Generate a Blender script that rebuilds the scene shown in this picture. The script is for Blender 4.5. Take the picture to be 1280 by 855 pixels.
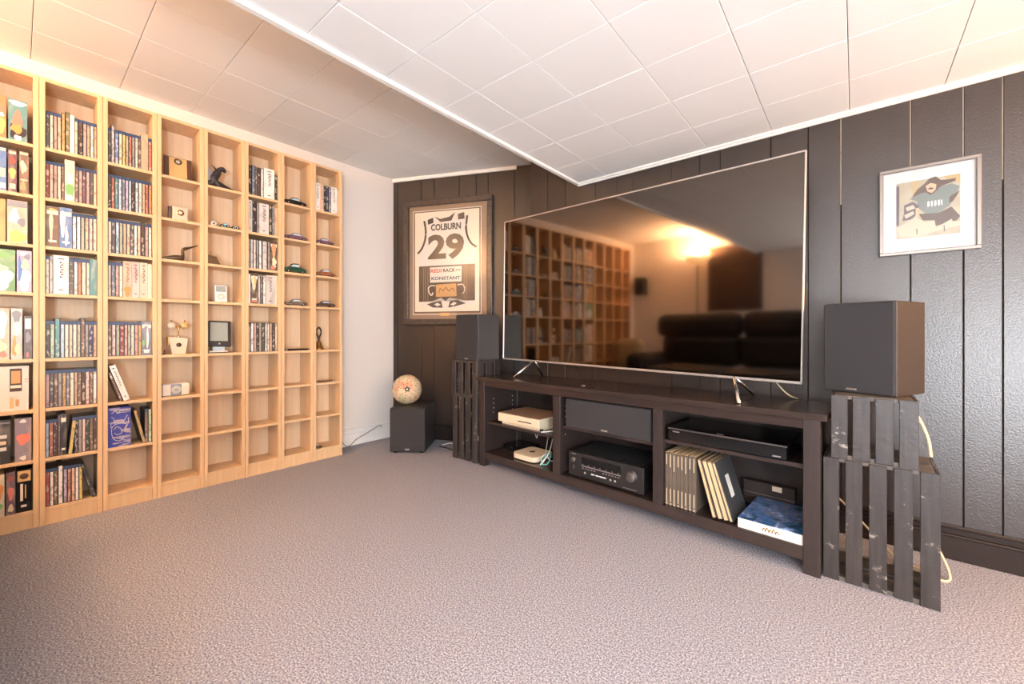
import bpy, bmesh, math, random
from mathutils import Vector, Matrix
random.seed(7)
for o in list(bpy.data.objects): bpy.data.objects.remove(o)
S = bpy.context.scene; COL = S.collection; PI = math.pi
def R(d): return math.radians(d)

# ------------------------------------------------------------ camera, light, exposure
cd = bpy.data.cameras.new('camera'); cam = bpy.data.objects.new('camera', cd); COL.objects.link(cam)
cd.sensor_width = 36; cd.lens = 36*515.35/1280; cd.shift_y = -10.96/1280; cd.clip_start = .02
cam.location = (2.549, -2.3035, .867); cam.rotation_euler = (R(90), 0, R(39.753)); S.camera = cam
S.view_settings.view_transform = 'Standard'; S.view_settings.look = 'None'
S.view_settings.gamma = 1; S.view_settings.use_curve_mapping = False
S.view_settings.exposure = .98
w = bpy.data.worlds.new('world'); S.world = w; w.use_nodes = True
w.node_tree.nodes['Background'].inputs[0].default_value = (.8, .85, 1, 1)
w.node_tree.nodes['Background'].inputs[1].default_value = .3
def light(name, kind, loc, energy, color, size=.1, rot=(0,0,0), sizey=None, spread=None):
    l = bpy.data.lights.new(name, kind); l.energy = energy; l.color = color
    if kind == 'AREA':
        l.size = size
        if sizey: l.shape = 'RECTANGLE'; l.size_y = sizey
        if spread: l.spread = spread
    else: l.shadow_soft_size = size
    o = bpy.data.objects.new(name, l); COL.objects.link(o); o.location = loc; o.rotation_euler = rot
    return o
def aim(o, t):
    o.rotation_euler = (Vector(t)-o.location).to_track_quat('-Z', 'Y').to_euler(); return o
# cool light from the room side of the photographer, source unseen
light('room_light', 'POINT', (3.85, -3.25, .6), 132, (.80, .91, 1), .15)
aim(light('rear_fill_light', 'AREA', (2.5, -3.58, 1.25), 18, (.90, .95, 1), 1.3, sizey=1.0), (1.2, -.4, .9))  # area light added before the rear wall, which has no window
light('right_room_lamp', 'POINT', (3.95, -.55, 1.2), 34, (1, .55, .22), .1)

# ------------------------------------------------------------ materials
def lin(c):
    f = lambda v: v/12.92 if v <= .04045 else ((v+.055)/1.055)**2.4
    return tuple(f(v/255) for v in c)+(1,)
def mat(name, rgb, rough=.5, metal=0, spec=.5, noise=None, bump=0, bscale=200, rgb2=None, nscale=8, stretch=None, emis=0, coat=0, ior=None):
    m = bpy.data.materials.new(name); m.use_nodes = True; n = m.node_tree; b = n.nodes['Principled BSDF']
    b.inputs['Base Color'].default_value = lin(rgb); b.inputs['Roughness'].default_value = rough
    b.inputs['Metallic'].default_value = metal; b.inputs['Specular IOR Level'].default_value = spec
    b.inputs['Coat Weight'].default_value = coat
    if ior: b.inputs['IOR'].default_value = ior
    if emis: b.inputs['Emission Color'].default_value = lin(rgb); b.inputs['Emission Strength'].default_value = emis
    if rgb2 or bump:
        tc = n.nodes.new('ShaderNodeTexCoord'); mp = n.nodes.new('ShaderNodeMapping')
        n.links.new(tc.outputs['Object'], mp.inputs[0])
        if stretch: mp.inputs['Scale'].default_value = stretch
    if rgb2:
        t = n.nodes.new('ShaderNodeTexNoise'); t.inputs['Scale'].default_value = nscale; t.inputs['Detail'].default_value = 6
        n.links.new(mp.outputs[0], t.inputs[0])
        r = n.nodes.new('ShaderNodeValToRGB'); r.color_ramp.elements[0].position = .35; r.color_ramp.elements[1].position = .65
        r.color_ramp.elements[0].color = lin(rgb); r.color_ramp.elements[1].color = lin(rgb2)
        n.links.new(t.outputs[0], r.inputs[0]); n.links.new(r.outputs[0], b.inputs['Base Color'])
    if bump:
        t = n.nodes.new('ShaderNodeTexNoise'); t.inputs['Scale'].default_value = bscale; t.inputs['Detail'].default_value = 3
        n.links.new(mp.outputs[0] if not stretch else tc.outputs['Object'], t.inputs[0])
        bp = n.nodes.new('ShaderNodeBump'); bp.inputs['Strength'].default_value = bump; bp.inputs['Distance'].default_value = .004
        n.links.new(t.outputs[0], bp.inputs['Height']); n.links.new(bp.outputs[0], b.inputs['Normal'])
    return m
def wear(m, rgb, scale=30, thr=.68, stretch=(1,1,1)):
    """chips and scuffs of another colour mixed over the base colour"""
    n = m.node_tree; b = n.nodes['Principled BSDF']
    tc = n.nodes.new('ShaderNodeTexCoord'); mp = n.nodes.new('ShaderNodeMapping'); mp.inputs['Scale'].default_value = stretch
    t = n.nodes.new('ShaderNodeTexNoise'); t.inputs['Scale'].default_value = scale; t.inputs['Detail'].default_value = 8; t.inputs['Roughness'].default_value = .7
    oi = n.nodes.new('ShaderNodeObjectInfo'); ad = n.nodes.new('ShaderNodeVectorMath'); ad.operation = 'MULTIPLY_ADD'
    ad.inputs[1].default_value = (1,1,1); n.links.new(tc.outputs['Object'], ad.inputs[0])
    cb = n.nodes.new('ShaderNodeCombineXYZ'); mu = n.nodes.new('ShaderNodeMath'); mu.operation = 'MULTIPLY'; mu.inputs[1].default_value = 17
    n.links.new(oi.outputs['Random'], mu.inputs[0]); n.links.new(mu.outputs[0], cb.inputs[0]); n.links.new(cb.outputs[0], ad.inputs[2])
    n.links.new(ad.outputs[0], mp.inputs[0]); n.links.new(mp.outputs[0], t.inputs[0])
    r = n.nodes.new('ShaderNodeValToRGB'); r.color_ramp.elements[0].position = thr; r.color_ramp.elements[1].position = thr+.06
    mx = n.nodes.new('ShaderNodeMix'); mx.data_type = 'RGBA'
    n.links.new(t.outputs[0], r.inputs[0]); n.links.new(r.outputs[0], mx.inputs['Factor'])
    bc = b.inputs['Base Color']
    if bc.is_linked: n.links.new(bc.links[0].from_socket, mx.inputs['A'])
    else: mx.inputs['A'].default_value = bc.default_value
    mx.inputs['B'].default_value = lin(rgb); n.links.new(mx.outputs['Result'], bc)
    return m
M = {}
def mk(k, *a, **kw): M[k] = mat(k, *a, **kw); return M[k]
mk('white_wall', (226,217,210), .7, bump=.08, bscale=60)
mk('ceiling_tile', (234,231,228), .75, bump=.15, bscale=260)
mk('ceiling_backing', (60,54,50), .9)
mk('trim_white', (236,230,224), .45)
mk('panelling', (50,37,30), .35, spec=.8, bump=.22, bscale=200, rgb2=(43,32,26), nscale=14, stretch=(1,1,.06))
mk('panel_backing', (16,13,12), .7); wear(M['panel_backing'], (225,205,180), 7, .36, (1,1,1))
n = M['panel_backing'].node_tree; mxn = [q for q in n.nodes if q.type == 'MIX'][0]; old = mxn.inputs['Factor'].links[0].from_socket
tc = n.nodes.new('ShaderNodeTexCoord'); sp = n.nodes.new('ShaderNodeSeparateXYZ'); gt = n.nodes.new('ShaderNodeMath'); gt.operation = 'GREATER_THAN'; gt.inputs[1].default_value = 1.43
ml = n.nodes.new('ShaderNodeMath'); ml.operation = 'MULTIPLY'; gx_ = n.nodes.new('ShaderNodeMath'); gx_.operation = 'GREATER_THAN'; gx_.inputs[1].default_value = 2.45; mz = n.nodes.new('ShaderNodeMath'); mz.operation = 'MULTIPLY'   # the bare wood of the joints shows high on the wall, where the paint missed it
n.links.new(tc.outputs['Object'], sp.inputs[0]); n.links.new(sp.outputs['Z'], gt.inputs[0]); n.links.new(sp.outputs['X'], gx_.inputs[0]); n.links.new(gt.outputs[0], mz.inputs[0]); n.links.new(gx_.outputs[0], mz.inputs[1]); n.links.new(mz.outputs[0], ml.inputs[0]); n.links.new(old, ml.inputs[1]); n.links.new(ml.outputs[0], mxn.inputs['Factor'])
mk('black_trim', (44,35,32), .22, bump=.08, bscale=60); wear(M['black_trim'], (120,105,95), 20, .7)
mk('birch', (226,189,147), .42, rgb2=(218,178,134), nscale=5, stretch=(9,9,.7))
mk('birch_back', (228,200,168), .5, rgb2=(220,190,155), nscale=4, stretch=(1,12,.6))
mk('black_brown', (58,45,41), .24, spec=.6, rgb2=(50,39,36), nscale=6, stretch=(1,10,10))
mk('bench_side', (56,45,42), .36, rgb2=(48,39,36), nscale=6, stretch=(10,10,1))
mk('dark_inside', (44,33,29), .45)
mk('black_wood', (60,52,49), .42, rgb2=(47,41,39), nscale=9, stretch=(8,8,.6), bump=.3, bscale=40); wear(M['black_wood'], (150,138,126), 12, .585, (1,1,1.3))
mk('worn_wood',(104,92,82),.5,rgb2=(80,70,62),nscale=12)
mk('grille', (50,47,48), .9, bump=.5, bscale=900)
mk('speaker_vinyl', (42,38,37), .38, bump=.15, bscale=300)
mk('speaker_brown', (62,50,42), .45, bump=.2, bscale=200)
mk('black_plastic', (24,22,22), .35)
mk('gloss_black', (10,10,11), .12, spec=.7)
mk('grey_plastic', (70,66,64), .4)
mk('dark_face', (40,36,36), .38)
mk('silver', (205,200,195), .28, metal=.9)
mk('bezel', (205,195,188), .3, metal=.7)
mk('chrome', (225,220,215), .12, metal=1)
mk('brass', (190,150,85), .25, metal=1)
mk('pewter', (120,114,110), .35, metal=.8)
mk('bronze', (92,76,58), .35, metal=.7)
mk('gold_plate', (214,176,120), .35, metal=.35)
mk('white_plastic', (240,238,234), .3)
mk('console_beige', (226,206,176), .4)
mk('rubber', (25,24,24), .8)
mk('cable_grey', (120,112,104), .5); mk('cable_white', (225,222,215), .45); mk('cable_cream', (205,185,150), .5)
mk('cable_teal', (90,190,180), .4); mk('cable_black', (22,20,20), .5)
mk('frame_dark', (84,72,64), .3, rgb2=(66,56,50), nscale=30)
mk('frame_grey', (138,130,124), .3, metal=.5)
mk('mat_brown', (150,122,98), .6); mk('mat_white', (196,190,186), .7)
mk('art_cream', (232,216,196), .6); mk('art_brown', (84,68,56), .6); mk('art_white', (222,212,202), .6)
mk('art_red', (196,64,50), .6); mk('art_black', (40,34,32), .6); mk('art_blue', (44,84,104), .6)
mk('wood_dark', (82,54,38), .4); mk('screen_grey', (168,170,158), .4); mk('tan_wood', (196,150,98), .5)
mk('glass_frost', (226,205,178), .15, spec=.6)
mk('sofa', (46,40,40), .7, bump=.3, bscale=60); mk('beige_fabric', (206,186,152), .85)
mk('lamp_bowl', (255,205,140), .5, emis=1.6)
mk('curtain', (66,48,38), .8, bump=.4, bscale=30)
mk('figure_dark', (60,54,58), .35, metal=.3); mk('figure_light', (175,175,185), .35, metal=.5)
mk('plum', (112,78,98), .3); mk('toy_green', (32,70,52), .25); mk('toy_teal', (60,150,165), .3); mk('toy_rust', (150,90,60), .3)
mk('tyre', (22,20,20), .7); mk('window_glass', (190,205,215), .1)
# TV screen: black glass with an anti-glare sheen
mk('tv_screen', (112,103,96), .055, metal=1)
# carpet
m = mk('carpet', (140,130,130), .95, spec=.1); n = m.node_tree; b = n.nodes['Principled BSDF']
tc = n.nodes.new('ShaderNodeTexCoord'); t = n.nodes.new('ShaderNodeTexNoise'); t.inputs['Scale'].default_value = 205; t.inputs['Detail'].default_value = 4; t.inputs['Roughness'].default_value = .8
n.links.new(tc.outputs['Object'], t.inputs[0]); r = n.nodes.new('ShaderNodeValToRGB'); e = r.color_ramp.elements
e[0].position = .40; e[0].color = lin((104,102,114)); e[1].position = .60; e[1].color = lin((204,200,204))
x = r.color_ramp.elements.new(.5); x.color = lin((148,147,157)); n.links.new(t.outputs[0], r.inputs[0]); n.links.new(r.outputs[0], b.inputs['Base Color'])
t2 = n.nodes.new('ShaderNodeTexNoise'); t2.inputs['Scale'].default_value = 420; n.links.new(tc.outputs['Object'], t2.inputs[0])
bp = n.nodes.new('ShaderNodeBump'); bp.inputs['Strength'].default_value = .35; bp.inputs['Distance'].default_value = .004
n.links.new(t2.outputs[0], bp.inputs['Height']); n.links.new(bp.outputs[0], b.inputs['Normal'])
# picture glass
g = bpy.data.materials.new('picture_glass'); g.use_nodes = True; n = g.node_tree; n.nodes.clear()
o_ = n.nodes.new('ShaderNodeOutputMaterial'); mx = n.nodes.new('ShaderNodeMixShader'); tr = n.nodes.new('ShaderNodeBsdfTransparent'); gl = n.nodes.new('ShaderNodeBsdfGlossy')
gl.inputs['Roughness'].default_value = .22; fr = n.nodes.new('ShaderNodeFresnel'); fr.inputs[0].default_value = 1.4
n.links.new(fr.outputs[0], mx.inputs[0]); n.links.new(tr.outputs[0], mx.inputs[1]); n.links.new(gl.outputs[0], mx.inputs[2]); n.links.new(mx.outputs[0], o_.inputs[0]); M['picture_glass'] = g
# printed spine: object colour with random title marks
def spine_mat(name, rough=.35):
    m = bpy.data.materials.new(name); m.use_nodes = True; n = m.node_tree; b = n.nodes['Principled BSDF']; b.inputs['Roughness'].default_value = rough
    oi = n.nodes.new('ShaderNodeObjectInfo'); tc = n.nodes.new('ShaderNodeTexCoord')
    mp = n.nodes.new('ShaderNodeMapping'); mp.inputs['Scale'].default_value = (.2, 1.2, 9)
    n.links.new(tc.outputs['Generated'], mp.inputs[0])
    mu = n.nodes.new('ShaderNodeMath'); mu.operation = 'MULTIPLY'; mu.inputs[1].default_value = 53; n.links.new(oi.outputs['Random'], mu.inputs[0])
    cb = n.nodes.new('ShaderNodeCombineXYZ'); n.links.new(mu.outputs[0], cb.inputs[2]); n.links.new(mu.outputs[0], cb.inputs[0]); n.links.new(cb.outputs[0], mp.inputs[1])
    t = n.nodes.new('ShaderNodeTexNoise'); t.inputs['Scale'].default_value = 1; t.inputs['Detail'].default_value = 3; n.links.new(mp.outputs[0], t.inputs[0])
    r = n.nodes.new('ShaderNodeValToRGB'); r.color_ramp.elements[0].position = .54; r.color_ramp.elements[1].position = .6
    n.links.new(t.outputs[0], r.inputs[0])
    # contrasting mark colour: light on dark spines, dark on light spines
    bw = n.nodes.new('ShaderNodeRGBToBW'); n.links.new(oi.outputs['Color'], bw.inputs[0])
    rr = n.nodes.new('ShaderNodeValToRGB'); rr.color_ramp.interpolation = 'CONSTANT'; rr.color_ramp.elements[0].color = lin((226,210,190)); rr.color_ramp.elements[1].position = .3; rr.color_ramp.elements[1].color = lin((96,76,70))
    n.links.new(bw.outputs[0], rr.inputs[0])
    m1 = n.nodes.new('ShaderNodeMix'); m1.data_type = 'RGBA'
    sc = n.nodes.new('ShaderNodeMath'); sc.operation = 'MULTIPLY'; sc.inputs[1].default_value = .5; n.links.new(r.outputs[0], sc.inputs[0])
    n.links.new(sc.outputs[0], m1.inputs['Factor']); n.links.new(oi.outputs['Color'], m1.inputs['A']); n.links.new(rr.outputs[0], m1.inputs['B'])
    # broad blocks of tone along the spine
    t3 = n.nodes.new('ShaderNodeTexNoise'); t3.inputs['Scale'].default_value = .28; n.links.new(mp.outputs[0], t3.inputs[0])
    m2 = n.nodes.new('ShaderNodeMix'); m2.data_type = 'RGBA'; m2.blend_type = 'OVERLAY'; m2.inputs['Factor'].default_value = .3
    n.links.new(m1.outputs['Result'], m2.inputs['A']); n.links.new(t3.outputs[0], m2.inputs['B'])
    n.links.new(m2.outputs['Result'], b.inputs['Base Color'])
    M[name] = m
spine_mat('printed_spine')
spine_mat('printed_box'); nb_ = M['printed_box'].node_tree
for q in nb_.nodes:
    if q.type == 'MAPPING': q.inputs['Scale'].default_value = (.2, 1.3, 2.2)
    if q.type == 'VALTORGB' and abs(q.color_ramp.elements[0].position-.54) < .01: q.color_ramp.elements[0].position = .5; q.color_ramp.elements[1].position = .75
    if q.type == 'MATH' and abs(q.inputs[1].default_value-.5) < .01: q.inputs[1].default_value = .38
mk('case_blue', (62,84,124), .3); mk('case_slate', (46,48,58), .3); mk('case_black', (30,28,30), .3); mk('case_smoke', (150,140,132), .3)

# ------------------------------------------------------------ mesh helpers
class MB:
    def __init__(s): s.v=[]; s.f=[]; s.m=[]; s.mats=[]; s.sm=[]
    def mi(s, m):
        if m not in s.mats: s.mats.append(m)
        return s.mats.index(m)
    def add(s, vs, fs, m, smooth=False):
        k=len(s.v); i=s.mi(m); s.v+= [tuple(v) for v in vs]
        for f in fs: s.f.append(tuple(a+k for a in f)); s.m.append(i); s.sm.append(smooth)
        return s
    def box(s, a, b, m, bev=0, T=None):
        x0,y0,z0=[min(p,q) for p,q in zip(a,b)]; x1,y1,z1=[max(p,q) for p,q in zip(a,b)]
        if bev:
            bm=bmesh.new(); bmesh.ops.create_cube(bm,size=1)
            for v in bm.verts: v.co=Vector(((x0+x1)/2+v.co.x*(x1-x0),(y0+y1)/2+v.co.y*(y1-y0),(z0+z1)/2+v.co.z*(z1-z0)))
            bmesh.ops.bevel(bm,geom=list(bm.edges),offset=min(bev,.45*min(x1-x0,y1-y0,z1-z0)),segments=2 if bev>.004 else 1,affect='EDGES',profile=.5)
            bm.verts.index_update(); vs=[v.co.copy() for v in bm.verts]; fs=[[v.index for v in f.verts] for f in bm.faces]; bm.free()
        else:
            vs=[Vector(p) for p in ((x0,y0,z0),(x1,y0,z0),(x1,y1,z0),(x0,y1,z0),(x0,y0,z1),(x1,y0,z1),(x1,y1,z1),(x0,y1,z1))]
            fs=[(0,3,2,1),(4,5,6,7),(0,1,5,4),(1,2,6,5),(2,3,7,6),(3,0,4,7)]
        if T: vs=[T@v for v in vs]
        return s.add(vs,fs,m)
    def lathe(s, prof, m, seg=24, T=None):
        vs=[];fs=[]
        for r,z in prof:
            for k in range(seg):
                a=2*PI*k/seg; vs.append(Vector((r*math.cos(a),r*math.sin(a),z)))
        for i in range(len(prof)-1):
            for k in range(seg):
                k2=(k+1)%seg; fs.append((i*seg+k,i*seg+k2,(i+1)*seg+k2,(i+1)*seg+k))
        fs.append(tuple(range(seg-1,-1,-1))); fs.append(tuple((len(prof)-1)*seg+k for k in range(seg)))
        if T: vs=[T@v for v in vs]
        return s.add(vs,fs,m,True)
    def cyl(s, c, r, h, m, seg=20, T=None):
        TT=Matrix.Translation(Vector(c)); 
        if T: TT=TT@T
        return s.lathe([(r,0),(r,h)],m,seg,TT)
    def tube(s, pts, r, m, seg=8, n=8, closed=False):
        P=[Vector(p) for p in pts]; path=[]
        if len(P)>2:
            for i in range(len(P)-1):
                p0=P[i-1] if i else P[0]; p1=P[i]; p2=P[i+1]; p3=P[i+2] if i+2<len(P) else P[-1]
                for k in range(n):
                    t=k/n; path.append(.5*((2*p1)+(p2-p0)*t+(2*p0-5*p1+4*p2-p3)*t*t+(3*p1-p0-3*p2+p3)*t**3))
            path.append(P[-1])
        else: path=P
        rr=r if isinstance(r,(list,tuple)) else None
        vs=[];fs=[];up=Vector((0,0,1))
        for i,p in enumerate(path):
            d=(path[min(i+1,len(path)-1)]-path[max(i-1,0)]).normalized()
            a=d.cross(up)
            if a.length<.05: a=d.cross(Vector((1,0,0)))
            a.normalize(); b_=d.cross(a)
            q=r
            if rr:
                f=i/(len(path)-1)*(len(rr)-1); j=min(int(f),len(rr)-2); q=rr[j]+(rr[j+1]-rr[j])*(f-j)
            for k in range(seg):
                an=2*PI*k/seg; vs.append(p+a*q*math.cos(an)+b_*q*math.sin(an))
        for i in range(len(path)-1):
            for k in range(seg):
                k2=(k+1)%seg; fs.append((i*seg+k,i*seg+k2,(i+1)*seg+k2,(i+1)*seg+k))
        fs.append(tuple(range(seg-1,-1,-1))); fs.append(tuple((len(path)-1)*seg+k for k in range(seg)))
        return s.add(vs,fs,m,True)
    def sphere(s, c, r, m, sc=(1,1,1), seg=20, T=None):
        rings=seg//2; pr=[(max(1e-4,r*math.sin(PI*i/rings)),-r*math.cos(PI*i/rings)) for i in range(rings+1)]
        TT=Matrix.Translation(Vector(c))
        if T: TT=TT@T
        return s.lathe(pr,m,seg,TT@Matrix.Diagonal((*sc,1)))
    def poly(s, pts, d, m, y=0):
        """polygon in the xz plane, front face at y (towards -y), thickness d"""
        k=len(pts); ar=sum(pts[i][0]*pts[(i+1)%k][1]-pts[(i+1)%k][0]*pts[i][1] for i in range(k))
        if ar<0: pts=pts[::-1]
        vs=[(p[0],y,p[1]) for p in pts]+[(p[0],y+d,p[1]) for p in pts]
        fs=[tuple(range(k)),tuple(range(2*k-1,k-1,-1))]+[(i,i+k,(i+1)%k+k,(i+1)%k) for i in range(k)]
        return s.add(vs,fs,m)
    def mesh(s, name):
        me=bpy.data.meshes.new(name); me.from_pydata(s.v,[],s.f)
        for m in s.mats: me.materials.append(M[m])
        me.polygons.foreach_set('material_index',s.m); me.polygons.foreach_set('use_smooth',s.sm); me.update()
        return me
    def obj(s, name, parent=None, label=None, cat=None, group=None, kind=None, loc=None, rz=0):
        o=bpy.data.objects.new(name,s.mesh(name)); COL.objects.link(o)
        if parent: o.parent=parent
        if loc: o.location=loc
        o.rotation_euler.z=rz
        return tag(o,label,cat,group,kind)
def tag(o,label=None,cat=None,group=None,kind=None):
    if label: o['label']=label
    if cat: o['category']=cat
    if group: o['group']=group
    if kind: o['kind']=kind
    return o
def thing(name,label,cat,loc=(0,0,0),rz=0,group=None):
    o=bpy.data.objects.new(name,None); COL.objects.link(o); o.location=loc; o.rotation_euler.z=rz; o.empty_display_size=.05
    return tag(o,label,cat,group)
def B(name,a,b,m,parent=None,bev=0,**k): return MB().box(a,b,m,bev).obj(name,parent,**k)
def text(name,body,size,m,parent,loc,w=None,off=0,ext=.0006,rot=(PI/2,0,0),sx=1,align='CENTER',label=None):
    c=bpy.data.curves.new(name,'FONT'); c.body=body; c.size=size; c.extrude=ext; c.offset=off; c.align_x=align; c.align_y='CENTER'; c.resolution_u=3
    t=bpy.data.objects.new(name,c); COL.objects.link(t); bpy.context.view_layer.update()
    me=bpy.data.meshes.new_from_object(t.evaluated_get(bpy.context.evaluated_depsgraph_get())); bpy.data.objects.remove(t)
    if w:
        xs=[v.co.x for v in me.vertices]; k=w/(max(xs)-min(xs))
        for v in me.vertices: v.co.x*=k
    me.materials.clear(); me.materials.append(M[m])
    o=bpy.data.objects.new(name,me); COL.objects.link(o); o.parent=parent; o.location=loc; o.rotation_euler=rot
    if label: o['label']=label
    return o
def copy_tree(o,parent=None):
    c=o.copy(); COL.objects.link(c); c.parent=parent
    for ch in list(o.children): copy_tree(ch,c)
    return c

# ------------------------------------------------------------ room shell
XW=-.445; YB=-3.65; XR=4.6; ZU=2.16; ZL=1.822; XS=1.19      # left wall, back, right, ceilings, soffit edge
B('floor',(-.6,YB-.05,-.05),(XR+.05,.45,0),'carpet',kind='structure',label='blue grey and mauve flecked short pile carpet floor')
B('wall_left',(XW-.08,YB,0),(XW,-.268,ZU+.05),'white_wall',kind='structure')
B('wall_right',(XR,YB,0),(XR+.08,0,ZU+.05),'white_wall',kind='structure')
B('wall_rear',(-.53,YB-.08,0),(XR+.08,YB,ZU+.05),'white_wall',kind='structure')
# television wall of vertical boards
seams=[.803,.95,1.09,1.31,1.455,1.555,1.775,1.92,2.02,2.24,2.385,2.502,2.721,2.866,2.964,3.183,3.328,3.428,3.647,3.792,3.892,4.111,4.256,4.356,4.6]
wt=B('wall_back',(.803,.004,0),(XR,.45,ZU+.05),'panel_backing',kind='structure',label='dark brown wall of vertical wood panelling behind the television')
for a,b_ in zip(seams,seams[1:]):
    B('panel',(a+.0018,-.003,0),(b_-.0018,.0045,ZU),'panelling',wt,bev=.0012)
# angled corner wall
ang=R(24.4); wa=B('wall_corner',(0,.004,0),(1.36,.07,ZU+.05),'panel_backing',kind='structure',loc=(XW,-.27,0),rz=ang,label='short angled wall of dark vertical panelling in the corner')
sq=[0,.045,.265,.38,.60,.745,.845,1.06,1.20,1.36]
for a,b_ in zip(sq,sq[1:]): B('panel',(a+.0018,-.003,0),(b_-.0018,.0045,ZU),'panelling',wa,bev=.0012)
# baseboards
def base(name,x0,x1,m,parent_loc=(0,0,0),rz=0,sgn=-1):
    b=MB()
    b.box((x0,-.016,0),(x1,-.003,.088),m,.002); b.box((x0,-.022,.088),(x1,-.003,.098),m,.003); b.box((x0,-.013,.098),(x1,-.003,.120),m,.002); b.box((x0,-.024,.120),(x1,-.003,.134),m,.004)
    return b.obj(name,loc=parent_loc,rz=rz,kind='structure')
base('baseboard_back',1.25,XR,'black_trim')
base('baseboard_corner',.03,1.0,'black_trim',(XW,-.27,0),ang)
base('baseboard_left',-.812-YB,YB*-1-.29,'trim_white',(XW-.003,YB+.0,0),R(90))
# ceilings
def tiles(root,x0,x1,y0,y1,gx,gy,s,z,cut=None):
    i0=math.floor((x0-gx)/s); 
    for i in range(i0,math.ceil((x1-gx)/s)):
        for j in range(math.floor((y0-gy)/s),math.ceil((y1-gy)/s)):
            a=max(x0,gx+i*s)+.0009; b_=min(x1,gx+(i+1)*s)-.0009; c=max(y0,gy+j*s)+.0009; d=min(y1,gy+(j+1)*s)-.0009
            if b_-a<.01 or d-c<.01: continue
            if cut and cut(a,b_,c,d): continue
            dz=random.uniform(0,.0008)
            B('tile',(a,c,z-dz),(b_,d,z+.012),'ceiling_tile',root,bev=.0014)
cu=B('ceiling',(-.53,YB-.08,ZU+.012),(XR,.5,ZU+.05),'ceiling_backing',kind='structure',label='upper ceiling of off white square tiles above the bookcases')
tiles(cu,XW,XS,YB,.40,.155,-.43,.305,ZU,lambda a,b_,c,d: c>-.27+(b_-XW)*math.tan(ang)+.02 or a>.8 and c>0)
cl=B('ceiling',(XS+.012,YB,ZL+.012),(XR,0,ZL+.05),'ceiling_backing',kind='structure',label='lowered ceiling of off white square tiles on the right')
tiles(cl,XS+.012,XR,YB,0,1.399,-1.4264,.283,ZL)
B('trim',(XS,YB,ZL-.004),(XS+.012,0,ZU+.012),'trim_white',kind='structure',label='white painted drop face between the two ceiling heights')
MB().box((XS-.014,YB,ZL-.012),(XS+.014,-.0,ZL+.014),'trim_white',.004).obj('trim',kind='structure',label='white edge strip along the step in the ceiling')
MB().box((XS,-.028,ZL-.010),(XR,-.003,ZL+.0),'trim_white',.003).box((XS,-.018,ZL-.020),(XR,-.003,ZL-.010),'trim_white',.003).obj('trim',kind='structure',label='white cove strip where lowered ceiling meets panelled wall')
MB().box((.0,-.02,ZU-.028),(1.08,-.003,ZU),'trim_white',.004).obj('trim',kind='structure',label='white strip along the top of the angled corner wall',loc=(XW,-.27,0),rz=ang)

# ------------------------------------------------------------ bookcases
TY=lambda k: -2.238+.2029*(k-1)        # right edge (larger y) of bookcase k
SH=[1.708,1.482,1.262,1.048,.753,.527,.302,.078]; XF=-.26; XBK=-.43
ORD=['first','second','third','fourth','fifth','sixth','seventh','eighth','ninth','tenth','eleventh','twelfth','thirteenth','fourteenth']
def bookcase(k,label):
    y1=TY(k)-.0008; y0=TY(k)-.2029+.0008; t=thing('bookcase',label,'bookcase',((XF+XBK)/2,(y0+y1)/2,0),group='narrow pale wood bookcases along the white wall')
    w=(y1-y0)/2; d=(XF-XBK)/2
    B('side_panel',(-d,-w,0),(d,-w+.0172,2.02),'birch',t,.0008); B('side_panel',(-d,w-.0172,0),(d,w,2.02),'birch',t,.0008)
    B('top_panel',(-d,-w+.0172,2.004),(d-.001,w-.0172,2.02),'birch',t,.0006)
    B('back_panel',(-d,-w+.0172,.03),(-d+.004,w-.0172,2.004),'birch_back',t)
    B('plinth',(d-.022,-w+.0172,0),(d-.006,w-.0172,.062),'birch',t)
    for i,z in enumerate(SH): B('shelf',(-d+.004,-w+.0172,z-.0145),(d-.002,w-.0172,z),'birch',t,.0006)
    return t
desc={1:'narrow pale wood bookcase cut by left photo edge, holding wide boxed sets',2:'second narrow pale wood bookcase from left, every shelf full of cases',
3:'third narrow pale wood bookcase from left, blue picture box near its bottom',4:'fourth pale wood bookcase from left with plaque, bird figure and white dock',
5:'fifth pale wood bookcase from left holding the dark tablet and music player',6:'sixth pale wood bookcase from left with five shelves of black and white cases',
7:'seventh pale wood bookcase from left holding model cars and a flat tablet',8:'last pale wood bookcase at right end of the row, with brass hand bell',
0:'bookcase beyond the left photo edge next to the cut one',-1:'second bookcase beyond the left photo edge',-2:'third bookcase beyond the left photo edge',-3:'far end bookcase of the row, seen only reflected in the television'}
for k in range(-3,9): bookcase(k,desc[k])

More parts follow.
